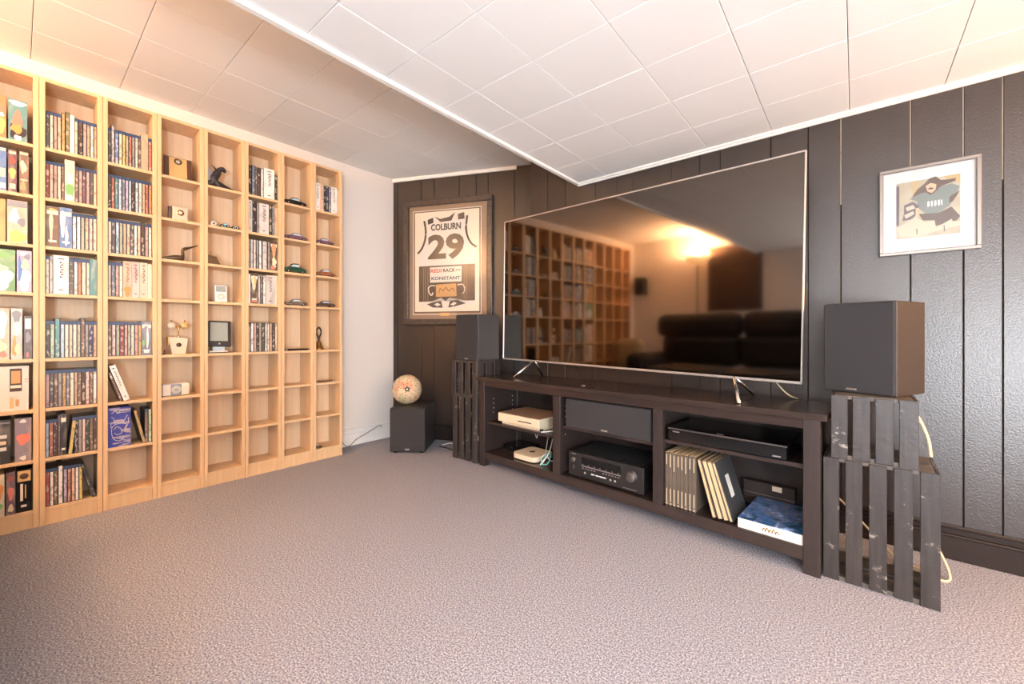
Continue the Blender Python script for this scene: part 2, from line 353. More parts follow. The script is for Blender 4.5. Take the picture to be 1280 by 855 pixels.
# ------------------------------------------------------------ cases and boxed sets
C={'white':(240,234,228),'cream':(232,214,184),'beige':(214,192,164),'tan':(196,160,124),'brown':(124,90,70),'dark brown':(76,54,46),'black':(40,38,42),'grey':(150,142,138),'dark grey':(88,82,84),
'light grey':(204,198,194),'silver':(216,208,204),'red':(196,66,52),'dark red':(150,48,56),'dusty rose':(204,150,142),'pink':(232,190,182),'orange':(216,124,72),'rust':(178,92,64),'peach':(236,184,150),
'gold':(206,158,84),'yellow':(222,190,84),'olive':(122,116,72),'sage':(158,170,142),'light green':(176,206,160),'green':(96,160,100),'dark green':(50,64,52),'teal':(70,146,158),'light blue':(158,194,222),
'blue':(76,122,196),'navy':(44,52,104),'slate':(104,116,138),'lavender':(176,164,200),'plum':(104,70,86),'purple grey':(128,116,138)}
def unit(kind):
    b=MB()
    if kind=='bluray':
        b.box((-1,0,0),(-.01,1,1),'case_slate'); b.box((-.02,.15,.015),(0,.85,.905),'printed_spine'); b.box((-.015,.05,.915),(-.002,.95,.985),'case_blue')
    elif kind=='dvd':
        b.box((-1,0,0),(-.012,1,1),'case_black'); b.box((-.02,.15,.012),(0,.85,.985),'printed_spine')
    else:
        b.box((-1,.01,0),(0,.99,1),'printed_box')
        if kind=='lettered':      # a column of dark title characters down the spine
            for i in range(7):
                z=.80-i*.062; b.box((0,.42,z),(.004,.70,z+.014),'title_dark'); b.box((0,.42+.10*(i%2),z+.014),(.004,.52+.10*(i%2),z+.042),'title_dark')
            b.box((0,.35,.10),(.004,.62,.125),'title_dark'); b.box((0,.3,.90),(.004,.7,.925),'title_dark')
        elif kind=='banded':
            b.box((0,.08,.80),(.003,.92,.90),'title_pale'); b.box((0,.2,.12),(.003,.8,.17),'title_pale')
    return b.mesh(kind)
C={k:tuple(int(a*.68+sum(v)/3*.22+b_*.10) for a,b_ in zip(v,(238,206,178))) for k,v in C.items()}
mk('title_dark',(92,80,78),.5); mk('title_pale',(236,222,205),.5)
UM={k:unit(k) for k in('bluray','dvd','box','lettered','banded')}
ROWN=['top','second','third','fourth','fifth','sixth','seventh','bottom']
TOWN={1:'first',2:'second',3:'third',6:'sixth',8:'eighth'}
KN={'bluray':'slim disc case','dvd':'film case','box':'boxed set'}
def case(kind,col,y,z,w,h,d,label,group,lean=0,xf=None,mesh=None,name=None,xtra=0):
    o=bpy.data.objects.new(name or {'bluray':'disc_case','dvd':'film_case','box':'boxed_set'}[kind],mesh or UM[kind]); COL.objects.link(o)
    if kind=='box' and not mesh: o.data=UM['lettered' if col in('white','pink','beige','light grey','silver','peach') and w>.02 else 'banded' if col in('brown','plum','black','purple grey','dark brown','blue','slate') else 'box']
    o.scale=(d,w,h); o.color=lin(C[col]); o.location=((xf if xf is not None else XF-.012)-xtra,y,z)
    if lean: o.rotation_euler.x=lean
    return tag(o,label,'book' if False else 'disc case' if kind!='box' else 'box set',group)
def row(k,r,items,start=None,fill=True):
    """items: 'colour[,width cm[,kind[,height cm]]]' left to right"""
    y0=TY(k)-.2029+.0192 if start is None else start; avail=TY(k)-.0192-y0; L=[]
    for it in items.split(';'):
        p=[q.strip() for q in it.split(',')]; c=p[0]; w=float(p[1]) if len(p)>1 and p[1] else 1.25; kd={'b':'bluray','d':'dvd','x':'box'}[p[2]] if len(p)>2 and p[2] else 'bluray'
        h=float(p[3]) if len(p)>3 else {'bluray':17.1,'dvd':18.9,'box':18.4}[kd]; L.append((c,w/100,kd,h/100))
    s=avail/sum(w for _,w,_,_ in L) if fill else 1; y=y0; n=len(L)
    for i,(c,w,kd,h) in enumerate(L):
        wd='wide ' if w>=.025 else 'tall ' if h>.19 else ''
        lab=f"{wd}{c} {KN[kd]}, {ORD[i]} from left, {ROWN[r]} shelf, {TOWN[k]} bookcase from left"
        case(kd,c,y+.0002,SH[r],w*s-.0004,h,.135 if kd!='box' else .13,lab,f"cases on the {ROWN[r]} shelf of the {TOWN[k]} bookcase",xtra=random.uniform(0,.004)); y+=w*s
    return y
# second bookcase
row(2,0,'dark grey;cream;dusty rose;peach;gold,1.3,d,18;olive,1.5,d,19;white,1.5,x,18;beige,1.2;dark brown,1.7,b;dusty rose,1.3;tan;white,1.2;tan,1.1')
row(2,1,'dark red;peach;dusty rose;cream;brown,1.1;cream,3.4,x,19.4;brown,1.3;dusty rose;plum;dusty rose;dark grey;peach')
row(2,2,'brown,3.9,x,18.6;blue,3.8,x,18.8;white;white;sage;peach;pink;cream')
row(2,3,'cream,1.1;light grey,1.1,d,17.5;white,4.8,x,17.8;dark grey,1.5;white;orange,1.1;cream,1.6;cream,1.1;teal,2.3,x,17.4')
row(2,4,'dark brown;light green;teal,1.6,d,18.2;light blue,1.2;cream;beige,1.1;cream;sage,1.1;brown,1.3,d,18.6;grey,1.1;navy,1.4;tan,1.1')
row(2,5,'dusty rose;dark grey;brown;grey;gold,1.3;slate,1.1;cream,1.4;tan,1.1;brown;dark brown;pink,1.4;brown,1.1;white,1.3')
row(2,6,'light blue,1.1;rust,1.3;dark brown,1.3;plum,.9,d;black,1.9,x,19.2',fill=False)
row(2,7,'red;white;brown;white,1.7,d,17.8;lavender,1.3;rust;peach;white,1.2;yellow,1.3',fill=False)
yy=TY(2)-.2029+.0192
case('bluray','yellow',yy+.069,SH[6],.0145,.172,.135,'yellow disc case tilted beside the black box set, second bookcase','cases on the seventh shelf of the second bookcase',lean=R(-5))
row(2,6,'black,1.2;grey,1.3;pink,1.1;dark green,1.3;brown;dark brown,1.2',start=TY(2)-.0192-.0745)
case('dvd','black',TY(2)-.0192-.0155,SH[7]+.001,.0145,.17,.135,'black disc case leaning at the right end, bottom shelf, second bookcase','cases on the bottom shelf of the second bookcase',lean=R(14))
# third bookcase
row(3,0,'dark grey,1.1;light grey,1.2,d,19;blue,1.3;cream,1.2;yellow,1.1;tan,1.1;rust,1.1;grey,1.1;pink,1.1;brown,1;tan,2.6,x,18.8;rust,1.3')
row(3,1,'dark brown;rust;teal;light blue;slate;lavender;light blue,1;dark brown,1.4;light blue;cream,1.4;tan;rust;orange')
row(3,2,'cream;dark grey,1.3;light blue;sage;tan;peach;dark grey;white,1.2;peach;dark brown,1.5,d,17.6;dusty rose;cream')
row(3,3,'beige,1.1;slate,1.2;dusty rose,1.2;cream,1.2;peach,2.9,x,18.2;pink,2.6,x,18.3;beige,2.7,x,18.3;cream,1.4,x,17.8')
row(3,4,'brown;pink,1.3;sage;dark red,1.5;dusty rose,1.1;sage,1;pink,1.3;dusty rose;gold,1.1;slate,3.6,x,17.6')
# leaning white box and the cases near the bottom of the third bookcase
y3=TY(3)-.2029+.0192
case('box','brown',y3+.045,SH[5],.008,.15,.12,'thin brown booklet leaning behind the white box, third bookcase','leaning items of the third bookcase',lean=R(17))
case('box','white',y3+.0575,SH[5],.024,.185,.13,'white boxed set leaning alone on the sixth shelf, third bookcase','leaning items of the third bookcase',lean=R(17))
bx=thing('boxed_set','blue picture box with white creature drawing, seventh shelf, third bookcase','box set',(XF-.012,y3+.0005,SH[6]))
B('box_body',(-.10,0,0),(0,.083,.195),'printed_spine',bx).color=lin((58,66,158))
def flat_on_x(m,pts_list,par,name,x=.0):
    b=MB()
    for pts in pts_list:
        b.tube([(x+.0004,p[0],p[1]) for p in pts],.0013,m,6,5)
    return b.obj(name,par)
flat_on_x('art_white',[[(.012,.168),(.026,.178),(.034,.17),(.05,.18),(.072,.176)],[(.03,.168),(.05,.17),(.068,.168)],[(.012,.15),(.02,.14),(.026,.115)],[(.07,.155),(.062,.135),(.05,.115)],
 [(.010,.12),(.012,.095),(.022,.11),(.045,.115),(.066,.108),(.058,.085)],[(.012,.09),(.014,.06),(.025,.035),(.045,.03),(.058,.05)],[(.02,.085),(.03,.1),(.045,.09),(.05,.07),(.035,.06),(.022,.07)],[(.016,.02),(.035,.018),(.066,.022)],[(.074,.14),(.072,.11),(.058,.07)]],bx,'line_drawing')
case('dvd','gold',y3+.128,SH[6]+.001,.014,.175,.13,'black and gold film case leaning right of the blue picture box','cases on the seventh shelf of the third bookcase',lean=R(12))
case('bluray','brown',y3+.1365,SH[6],.013,.172,.13,'brown disc case second from right beside the leaning gold case','cases on the seventh shelf of the third bookcase')
case('dvd','light green',y3+.1505,SH[6],.0135,.172,.13,'film case with pale green label at right end, seventh shelf, third bookcase','cases on the seventh shelf of the third bookcase')
# sixth bookcase
row(6,0,'black,1.6,d,18.2;slate,1.5,d,18.2;dark grey,1.1,d,18.2;dark brown,1.3,d,18;silver,1.5,d,18;white,5,x,18.8;black,1.3,d,16')
row(6,1,'light grey,1.9,x,19.4;black,1.9,d,19;grey,1.3,d,19;silver,4.6,x,19;dark green,1.4,d,18.4;slate,1.2,d;tan,1.4,x,17.8')
row(6,2,'grey,1.1,d,17.8;light grey,1.2,d,17.8;silver,1.3,d,17.8;grey,1.2,d,17.8;white,1.3,d,17.8;light grey,2.7,d,17.8;grey,1.2,d,18;dark brown,3.4,x,18.6')
row(6,3,'white,1.1,x,18;dark brown,3.7,x,18.8;light grey,1.2,d,17.8;dark grey,1.1,d,17.8;white,1.4,d,17.8;light grey,4.6,x,18.2;cream,1.2,x,18.2')
row(6,4,'grey;white,1.4,d,17.8;dusty rose,,d,17.8;black,,d,17.8;grey,,d,17.8;dark green,1.6,d,17.8;light grey,,d,17.8;silver,1.1,d,17.8;tan,,d,17.8;dark brown,1.4,d,17.8;beige,1.3,d,17.8')
case('dvd','black',TY(6)-.2029+.0185,SH[5],.006,.176,.12,'very thin black case standing alone, sixth shelf, sixth bookcase','lone case of the sixth bookcase')
row(8,0,'white,2.6,x,18.8;peach,1.9,x,18.2;black,1.4,d,18.4;navy,1.5,d,18.4;slate,1.5,d,18;white,3.4,x,18.8;beige,1.1,x,17.6')
# first bookcase, cut by the left edge
def row1(r,spec):
    n=len(spec)
    for i,(a,b_,c,h,lab) in enumerate(spec):
        case('box',c,a+.0004,SH[r],b_-a-.0008,h,.14,lab,f'boxed sets on the {ROWN[r]} shelf of the first bookcase',mesh=UM['box'])
y1=TY(1)-.2029+.0190
row1(0,[(y1,-2.330,'orange',.182,'orange boxed set at left photo edge on the top shelf'),(-2.327,-2.272,'teal',.180,'teal boxed set with pink picture, top shelf, first bookcase')])
row1(1,[(y1,-2.330,'blue',.186,'blue boxed set at left photo edge, second shelf, first bookcase'),(-2.327,-2.302,'plum',.184,'plum and cream boxed set second from right, second shelf, first bookcase'),(-2.296,-2.268,'brown',.186,'brown boxed set at right end, second shelf, first bookcase')])
row1(2,[(y1,-2.332,'gold',.184,'gold yellow boxed set at left photo edge, third shelf, first bookcase'),(-2.330,-2.271,'beige',.186,'pale boxed set with grey top band, third shelf, first bookcase')])
row1(3,[(y1,-2.305,'green',.182,'green topped boxed set at left, fourth shelf, first bookcase'),(-2.303,-2.259,'lavender',.184,'pale blue and white boxed set, fourth shelf, first bookcase')])
row1(4,[(y1,-2.321,'peach',.222,'tall peach and cream boxed set at left, fifth shelf, first bookcase'),(-2.319,-2.286,'light grey',.222,'tall pale grey and peach boxed set, fifth shelf, first bookcase'),(-2.283,-2.258,'dark grey',.190,'rounded dark grey case at right end, fifth shelf, first bookcase')])
pb=thing('picture_book','white picture book facing out with orange drawing, sixth shelf, first bookcase','book',(XF-.015,-2.36,SH[5]))
B('cover',(-.03,-.055,0),(0,.092,.196),'art_white',pb,.001)
MB().box((0,.038,.085),(.0008,.072,.185),'art_brown').box((.0006,.042,.12),(.0014,.068,.175),'tan_wood').box((.0006,.04,.10),(.0014,.070,.112),'art_cream').obj('picture',pb,label='brown and orange picture block')
MB().box((0,.038,.012),(.0008,.05,.06),'gold_plate').box((0,.054,.02),(.0008,.064,.05),'tan_wood').box((0,.044,.06),(.0008,.062,.066),'art_white').obj('picture',pb,label='small orange figure drawing')
MB().box((0,.079,.135),(.0007,.089,.138),'mat_brown').box((0,.079,.125),(.0007,.091,.127),'mat_brown').obj('lettering',pb)
row1(6,[(y1,-2.318,'black',.190,'black boxed set with pale lettering, seventh shelf, first bookcase'),(-2.309,-2.260,'purple grey',.190,'purple grey boxed set with pink emblem, seventh shelf, first bookcase')])
row1(7,[(y1,-2.335,'cream',.18,'cream boxed set at left photo edge, bottom shelf, first bookcase'),(-2.332,-2.306,'plum',.184,'dark plum boxed set with red label, bottom shelf, first bookcase')])
nb=thing('boxed_set','near black boxed set with orange square emblem, bottom shelf, first bookcase','box set',(XF-.012,-2.3045,SH[7]))
B('box_body',(-.14,0,0),(0,.0455,.19),'gloss_black',nb,.0008); B('emblem_panel',(0,.004,.135),(.0008,.042,.182),'gold_plate',nb)
MB().lathe([(.013,0),(.013,.001),(.008,.0015)],'wood_dark',18,Matrix.Translation((.0008,.023,.158))@Matrix.Rotation(PI/2,4,'Y')).obj('emblem',nb)
MB().box((0,.012,.05),(.0008,.02,.125),'art_white').box((0,.025,.06),(.0008,.029,.12),'tan_wood').box((0,.014,.022),(.0008,.03,.032),'art_white').obj('lettering',nb)
# printed pictures on the wide boxes: flat patches in the box's own unit square (y across, z up)
for k_,c_ in dict(pk=(226,130,112),og=(226,150,84),wh=(236,230,224),cr=(232,212,180),gy=(140,142,150),yl=(214,186,112),gn=(130,180,112),dk=(54,46,46),bl=(96,130,190),tn=(196,152,110),rd=(170,84,70)).items(): mk('print_'+k_,c_,.45)
def picture(label_start,shapes):
    for o in [q for q in COL.objects if q.get('label','').startswith(label_start)]:
        b=MB()
        for i,(cy,cz,ry,rz_,m_) in enumerate(shapes):
            x=.004+.0015*i
            if isinstance(m_,tuple): # rectangle
                b.box((0,cy-ry,cz-rz_),(x,cy+ry,cz+rz_),'print_'+m_[0])
            else:
                n_=16; rr=[1+.16*math.sin(3*2*PI*k/n_+i*1.7)+.08*math.sin(5*2*PI*k/n_+i) for k in range(n_)]
                pts=[(cy+ry*rr[k]*math.cos(2*PI*k/n_),cz+rz_*rr[k]*math.sin(2*PI*k/n_)) for k in range(n_)]
                pts=[(min(.97,max(.03,a)),min(.985,max(.015,c))) for a,c in pts]
                b.add([(x,a,c) for a,c in pts]+[(0,a,c) for a,c in pts],[tuple(range(n_))]+[(k,k+n_,(k+1)%n_+n_,(k+1)%n_) for k in range(n_)],'print_'+m_)
        b.obj('cover_picture',o)
T_=lambda k:(k,)
picture('teal boxed set with',[(.5,.92,.45,.06,'wh'),(.5,.25,.45,.2,'dk'),(.48,.52,.26,.22,'pk'),(.45,.3,.3,.11,'og'),(.5,.08,.2,.07,'wh')])
picture('orange boxed set at',[(.8,.3,.18,.2,'yl'),(.7,.7,.2,.15,'pk'),(.85,.55,.08,.05,'wh')])
picture('blue boxed set at',[(.8,.42,.17,.10,T_('cr')),(.8,.12,.17,.06,T_('wh')),(.8,.95,.17,.03,T_('cr'))])
picture('plum and cream',[(.5,.45,.4,.13,'yl'),(.5,.75,.35,.1,'rd'),(.5,.93,.4,.03,T_('cr')),(.5,.14,.35,.06,T_('cr'))])
picture('brown boxed set at right end',[(.35,.65,.2,.16,'cr'),(.65,.62,.15,.1,'cr'),(.4,.18,.3,.12,'tn'),(.5,.95,.4,.025,T_('cr')),(.5,.33,.4,.015,T_('cr'))])
picture('pale boxed set with grey top',[(.5,.92,.48,.07,T_('gy')),(.5,.15,.42,.14,'yl'),(.35,.62,.25,.18,'wh'),(.7,.5,.2,.1,'gy')])
picture('green topped boxed',[(.6,.3,.34,.28,'wh'),(.55,.55,.24,.12,'cr'),(.6,.85,.3,.06,'gn')])
picture('pale blue and white boxed',[(.5,.3,.42,.27,'wh'),(.2,.55,.14,.3,'bl'),(.55,.66,.25,.12,'cr'),(.7,.85,.2,.07,'gy'),(.4,.92,.2,.05,'wh')])
picture('tall peach and cream',[(.78,.7,.14,.28,'wh'),(.7,.25,.2,.14,'cr'),(.8,.1,.12,.06,'pk')])
picture('tall pale grey and peach',[(.5,.85,.38,.12,'gy'),(.55,.6,.3,.14,'wh'),(.3,.25,.2,.2,'og'),(.6,.2,.25,.12,'cr')])
picture('rounded dark grey case',[(.5,.82,.35,.12,T_('wh')),(.5,.5,.3,.12,'gy'),(.45,.1,.15,.06,'pk')])
picture('black boxed set with pale',[(.75,.62,.14,.04,T_('wh')),(.75,.48,.12,.04,T_('cr')),(.75,.34,.13,.04,T_('wh')),(.8,.93,.18,.015,T_('gy'))])
picture('purple grey boxed set',[(.45,.52,.32,.13,'pk'),(.8,.54,.12,.12,'pk'),(.5,.93,.2,.04,'wh'),(.5,.08,.2,.05,'wh')])
picture('cream boxed set at left',[(.8,.6,.15,.2,'og'),(.8,.25,.12,.1,'gn')])
picture('dark plum boxed set',[(.5,.5,.32,.16,'pk'),(.5,.85,.3,.06,'rd'),(.5,.15,.3,.09,'cr')])
picture('wide cream boxed set, sixth',[(.5,.25,.42,.2,'gn'),(.5,.1,.4,.07,'wh'),(.5,.55,.25,.14,'wh')])
picture('wide brown boxed set, first',[(.4,.5,.14,.38,'cr'),(.5,.92,.3,.03,'yl')])
picture('wide blue boxed set, second',[(.25,.62,.2,.34,'wh'),(.55,.3,.12,.25,'wh')])
picture('wide dark brown boxed set, eighth',[(.5,.7,.3,.25,'tn'),(.55,.3,.3,.14,'cr'),(.4,.1,.3,.07,'pk')])
picture('wide dark brown boxed set, second',[(.45,.7,.3,.24,'cr'),(.6,.75,.15,.14,'yl'),(.5,.08,.35,.03,T_('pk'))])
picture('wide peach boxed set, fifth',[(.5,.17,.38,.15,'og'),(.5,.92,.2,.02,T_('pk'))])
picture('wide slate boxed set',[(.45,.6,.25,.3,'gy'),(.6,.5,.1,.3,'wh'),(.5,.12,.25,.05,T_('wh')),(.2,.35,.12,.1,'gn')])

# ------------------------------------------------------------ ornaments on the bookcases
def shelf_pt(k,r,fy,x=.06): # fy fraction across the opening, x distance behind the front
    return (XF-x, TY(k)-.2029+.018+fy*.167, SH[r])
RX=R(90)   # ornaments face +x : local -y -> +x needs rz = 90
def face(name,label,cat,k,r,fy,x=.06,turn=0,group=None): return thing(name,label,cat,shelf_pt(k,r,fy,x),R(90)+turn,group)
t=face('award_plaque','dark wood plaque with tan plate and round medal, top shelf, fourth bookcase','plaque',4,0,.45,.028,R(-6))
T=Matrix.Rotation(R(-10),4,'X')
MB().box((-.060,-.006,.0),(.060,.008,.122),'wood_dark',.003,T).obj('plaque_board',t)
MB().box((-.038,-.0075,.006),(.038,-.006,.118),'gold_plate',.0005,T).obj('plate',t)
MB().lathe([(.017,0),(.017,.002),(.012,.004)],'bronze',20,T@Matrix.Translation((0,-.0075,.096))@Matrix.Rotation(R(90),4,'X')).lathe([(.011,0),(.009,.0015)],'silver',20,T@Matrix.Translation((0,-.0112,.096))@Matrix.Rotation(R(90),4,'X')).obj('medal',t)
t=face('glass_award','square frosted glass award with gold disc, second shelf, fourth bookcase','award',4,1,.5,.035,R(8))
MB().box((-.034,-.008,0),(.034,.008,.074),'glass_frost',.002).obj('glass_block',t)
MB().box((-.05,-.006,0),(-.036,.012,.07),'pewter',.001,).obj('side_post',t)
MB().lathe([(.016,0),(.016,.002),(.011,.003)],'brass',20,Matrix.Translation((0,-.008,.043))@Matrix.Rotation(R(90),4,'X')).lathe([(.009,0),(.006,.002)],'white_plastic',16,Matrix.Translation((0,-.0105,.043))@Matrix.Rotation(R(90),4,'X')).obj('disc',t)
# bird
t=face('bird_figurine','dark bronze long beaked bird figurine, third shelf, fourth bookcase','figurine',4,2,.36,.03)
MB().tube([(-.058,0,.006),(-.035,0,.010),(0,0,.015),(.025,0,.016),(.040,0,.012)],[.003,.008,.014,.015,.008],'bronze',12).obj('body',t)
MB().tube([(.030,0,.014),(.036,0,.035),(.034,0,.055),(.042,0,.068),(.056,0,.074)],[.011,.008,.0075,.009,.007],'bronze',12).obj('neck',t)
MB().tube([(.048,0,.071),(.075,0,.083),(.104,0,.098)],[.008,.005,.0015],'bronze',10).obj('beak',t)
# trophy
t=face('film_trophy','pale gold trophy of two discs above a clear wedge base, fifth shelf, fourth bookcase','trophy',4,4,.5,.07)
MB().add([(-.030,-.015,0),(.030,-.015,0),(.040,-.015,.086),(-.044,-.015,.094),(-.030,.015,0),(.030,.015,0),(.040,.015,.086),(-.044,.015,.094)],[(0,1,2,3),(5,4,7,6),(3,2,6,7),(0,4,5,1),(1,5,6,2),(0,3,7,4)],'glass_frost').obj('base',t)
MB().box((-.047,-.017,.05),(-.041,.017,.094),'gold_plate',.001).obj('side_strip',t)
MB().tube([(0,-.002,.084),(0,-.002,.11),(.002,-.002,.150)],[.007,.003,.004],'brass',10).sphere((0,-.002,.094),.009,'silver').obj('stem',t)
for sx in(-1,1): MB().tube([(0,0,.145),(sx*.012,0,.150),(sx*.024,0,.152)],.004,'brass').lathe([(.017,-.005),(.019,0),(.017,.005)],'glass_frost' if sx<0 else 'gold_plate',20,Matrix.Translation((sx*.029,0,.156))@Matrix.Rotation(R(90),4,'X')).tube([(sx*.028,0,.172),(sx*.030,0,.186)],.003,'brass').obj('disc',t)
MB().lathe([(.012,0),(.011,.002)],'bronze',16,Matrix.Translation((0,-.015,.05))@Matrix.Rotation(R(90),4,'X')).obj('medal',t)
t=face('chess_piece','tiny brown peg beside the gold trophy on fifth shelf, fourth bookcase','ornament',4,4,.12,.045)
MB().lathe([(.005,0),(.004,.004),(.0025,.01),(.004,.02),(.001,.024)],'wood_dark',12).obj('peg',t)
# speaker dock
t=face('speaker_dock','white rounded speaker dock with centre dial, sixth shelf, fourth bookcase','speaker',4,5,.40,.06)
MB().box((-.062,-.03,0),(.062,.03,.066),'white_plastic',.012).obj('dock_body',t)
for sx in(-1,1): MB().box((sx*.024,-.0315,.008),(sx*.057,-.03,.058),'art_cream',.0005).obj('grille',t)
B('centre_band',(-.023,-.0312,.003),(.023,-.03,.063),'gy_band' if False else 'print_gy',t)
MB().lathe([(.022,0),(.022,.002),(.020,.003)],'mat_white',24,Matrix.Translation((0,-.030,.033))@Matrix.Rotation(R(90),4,'X')).obj('dial',t)
MB().lathe([(.008,0),(.007,.001)],'screen_grey',16,Matrix.Translation((0,-.033,.033))@Matrix.Rotation(R(90),4,'X')).obj('button',t)
# rearing dragon figurine, fifth bookcase
t=face('creature_figurine','dark and silver winged creature figurine, top shelf, fifth bookcase','figurine',5,0,.30,.03)
MB().tube([(-.045,0,.012),(-.02,0,.03),(-.015,0,.055),(0,0,.08),(.012,-.003,.105),(.028,-.006,.112),(.040,-.006,.098)],[.016,.022,.024,.020,.013,.014,.006],'figure_dark',10).obj('body',t)
MB().tube([(-.02,0,.03),(.01,0,.02),(.04,0,.012),(.07,0,.006),(.092,0,.003)],[.020,.020,.014,.008,.003],'figure_dark',10).obj('tail',t)
MB().add([(-.01,-.01,.06),(-.05,-.015,.115),(-.058,-.014,.07),(-.048,-.014,.03),(-.015,-.01,.03),(-.01,-.004,.06),(-.05,-.009,.115),(-.058,-.008,.07),(-.048,-.008,.03),(-.015,-.004,.03)],[(0,1,2,3,4),(9,8,7,6,5),(0,5,6,1),(1,6,7,2),(2,7,8,3),(3,8,9,4),(4,9,5,0)],'figure_light').obj('wing',t)
MB().tube([(.0,.0,.09),(-.012,.0,.115),(-.03,.0,.122)],[.006,.004,.001],'figure_dark').tube([(.025,0,.116),(.035,0,.13)],[.003,.0008],'figure_dark').obj('crest',t)
for sx in(-1,1): MB().tube([(-.02,sx*.012,.045),(.0,sx*.016,.02),(.008,sx*.016,.004)],[.009,.006,.005],'figure_dark').obj('leg',t)
MB().sphere((.03,0,.008),.010,'figure_light',(1.6,1,.8)).obj('rock',t)
# small toys
t=face('ring_toy','small cream round toy on the second shelf, fifth bookcase','toy',5,1,.2,.028)
MB().lathe([(.014,-.005),(.016,0),(.014,.005)],'art_cream',20,Matrix.Translation((0,0,.016))@Matrix.Rotation(R(90),4,'X')).obj('ring',t); MB().lathe([(.005,0),(.004,.002)],'wood_dark',12,Matrix.Translation((0,-.005,.016))@Matrix.Rotation(R(90),4,'X')).obj('hub',t)
# cars
def car(label,k,r,fy,body,L=.1,x=.034,turn=0,roof='gloss_black',h=1,cat='toy car'):
    t=face('model_car',label,cat,k,r,fy,x,turn,'model cars on the right hand bookcases')
    l=L/2; zz=.005
    pts=[(-l,.010),(-l,.022*h),(-l*.78,.026*h),(-l*.5,.029*h),(-l*.25,.043*h),(l*.25,.044*h),(l*.52,.028*h),(l*.95,.022*h),(l,.014),(l*.98,.008),(-l*.97,.008)]
    MB().poly(pts,.036,body,-.018).obj('body',t)
    MB().poly([(-l*.44,.030*h),(-l*.22,.0405*h),(l*.22,.0415*h),(l*.42,.030*h)],.0376,'window_glass',-.0188).obj('windows',t)
    MB().poly([(-l*.30,.043*h),(-l*.22,.0455*h),(l*.24,.0465*h),(l*.30,.043*h)],.034,roof,-.017).obj('roof',t)
    for sx in(-1,1):
        for sy in(-1,1):
            w_=MB().lathe([(.0085,-.004),(.0095,0),(.0085,.004)],'tyre',14,Matrix.Translation((sx*l*.62,sy*.0175,.0095))@Matrix.Rotation(R(90),4,'X')).obj('wheel',t)
            MB().lathe([(.005,0),(.004,.0006)],'chrome',12,Matrix.Translation((sx*l*.62,sy*.0214,.0095))@Matrix.Rotation(R(90)*(1 if sy<0 else -1),4,'X')).obj('hubcap',w_)
    MB().sphere((l*.96,-.010,.018*h),.003,'white_plastic',seg=10).sphere((l*.96,.010,.018*h),.003,'white_plastic',seg=10).obj('headlamps',t)
    return t
car('small teal toy car between two pale toys, second shelf, fifth bookcase',5,1,.52,'toy_teal',.048,h=.6)
car('tiny white toy car at right, second shelf, fifth bookcase',5,1,.84,'white_plastic',.032,h=.45,roof='toy_rust')
t=face('wedge_ornament','dark triangular wedge at left, third shelf, fifth bookcase','ornament',5,2,.22,.028)
MB().poly([(-.035,0),(.028,0),(.006,.045),(-.035,.052)],.03,'bronze',-.015).obj('wedge',t)
t=face('flat_clip','small flat dark clip right of the wedge, third shelf, fifth bookcase','ornament',5,2,.68,.03)
MB().box((-.02,-.008,0),(.02,.008,.004),'black_plastic',.001).obj('clip',t)
t=face('music_player','white pocket music player with grey screen and wheel, fourth shelf, fifth bookcase','music player',5,3,.47,.06,R(-4))
T=Matrix.Rotation(R(-6),4,'X')
MB().box((-.031,-.006,.0),(.031,.006,.103),'white_plastic',.004,T).obj('case',t); MB().box((-.024,-.0068,.062),(.024,-.006,.096),'screen_grey',.0003,T).obj('screen',t)
MB().lathe([(.019,0),(.0185,.001)],'light' if False else 'art_cream',28,T@Matrix.Translation((0,-.006,.033))@Matrix.Rotation(R(90),4,'X')).lathe([(.0075,.0008),(.007,.0016)],'white_plastic',20,T@Matrix.Translation((0,-.006,.033))@Matrix.Rotation(R(90),4,'X')).obj('click_wheel',t)
t=face('small_peg','tiny dark knob left of the white music player','ornament',5,3,.17,.05); MB().lathe([(.006,0),(.006,.007),(.003,.01)],'wood_dark',12).obj('knob',t)
# tablet on stand
t=face('tablet','dark rounded tablet with grey screen propped up, fifth shelf, fifth bookcase','tablet',5,4,.42,.07,R(-5))
T=Matrix.Translation((0,0,.034))@Matrix.Rotation(R(2),4,'Y')@Matrix.Rotation(R(-12),4,'X')
MB().box((-.060,-.006,0),(.060,.006,.156),'dark_face',.010,T).obj('case',t); MB().box((-.043,-.0070,.034),(.043,-.006,.146),'screen_grey',.0003,T).obj('screen',t)
MB().lathe([(.005,0),(.004,.001)],'silver',16,T@Matrix.Translation((.002,-.006,.018))@Matrix.Rotation(R(90),4,'X')).obj('button',t)
MB().box((-.03,.0,0),(.03,.012,.04),'window_glass',.002).box((-.03,-.02,0.0),(.03,.012,.004),'window_glass',.001).obj('stand',t)
for i,(z_,w_,m_) in enumerate(((0,.05,'pewter'),(.006,.046,'white_plastic'))):
    t=face('thin_device',['grey thin device lowest under the propped dark tablet','white thin device lying on the grey one under tablet'][i],'device',5,4,.33,.030,0); t.location.z+=z_
    MB().box((-w_,-.0155 if i==0 else -.014,0),(w_,-.001,.006),m_,.002).obj('case',t)
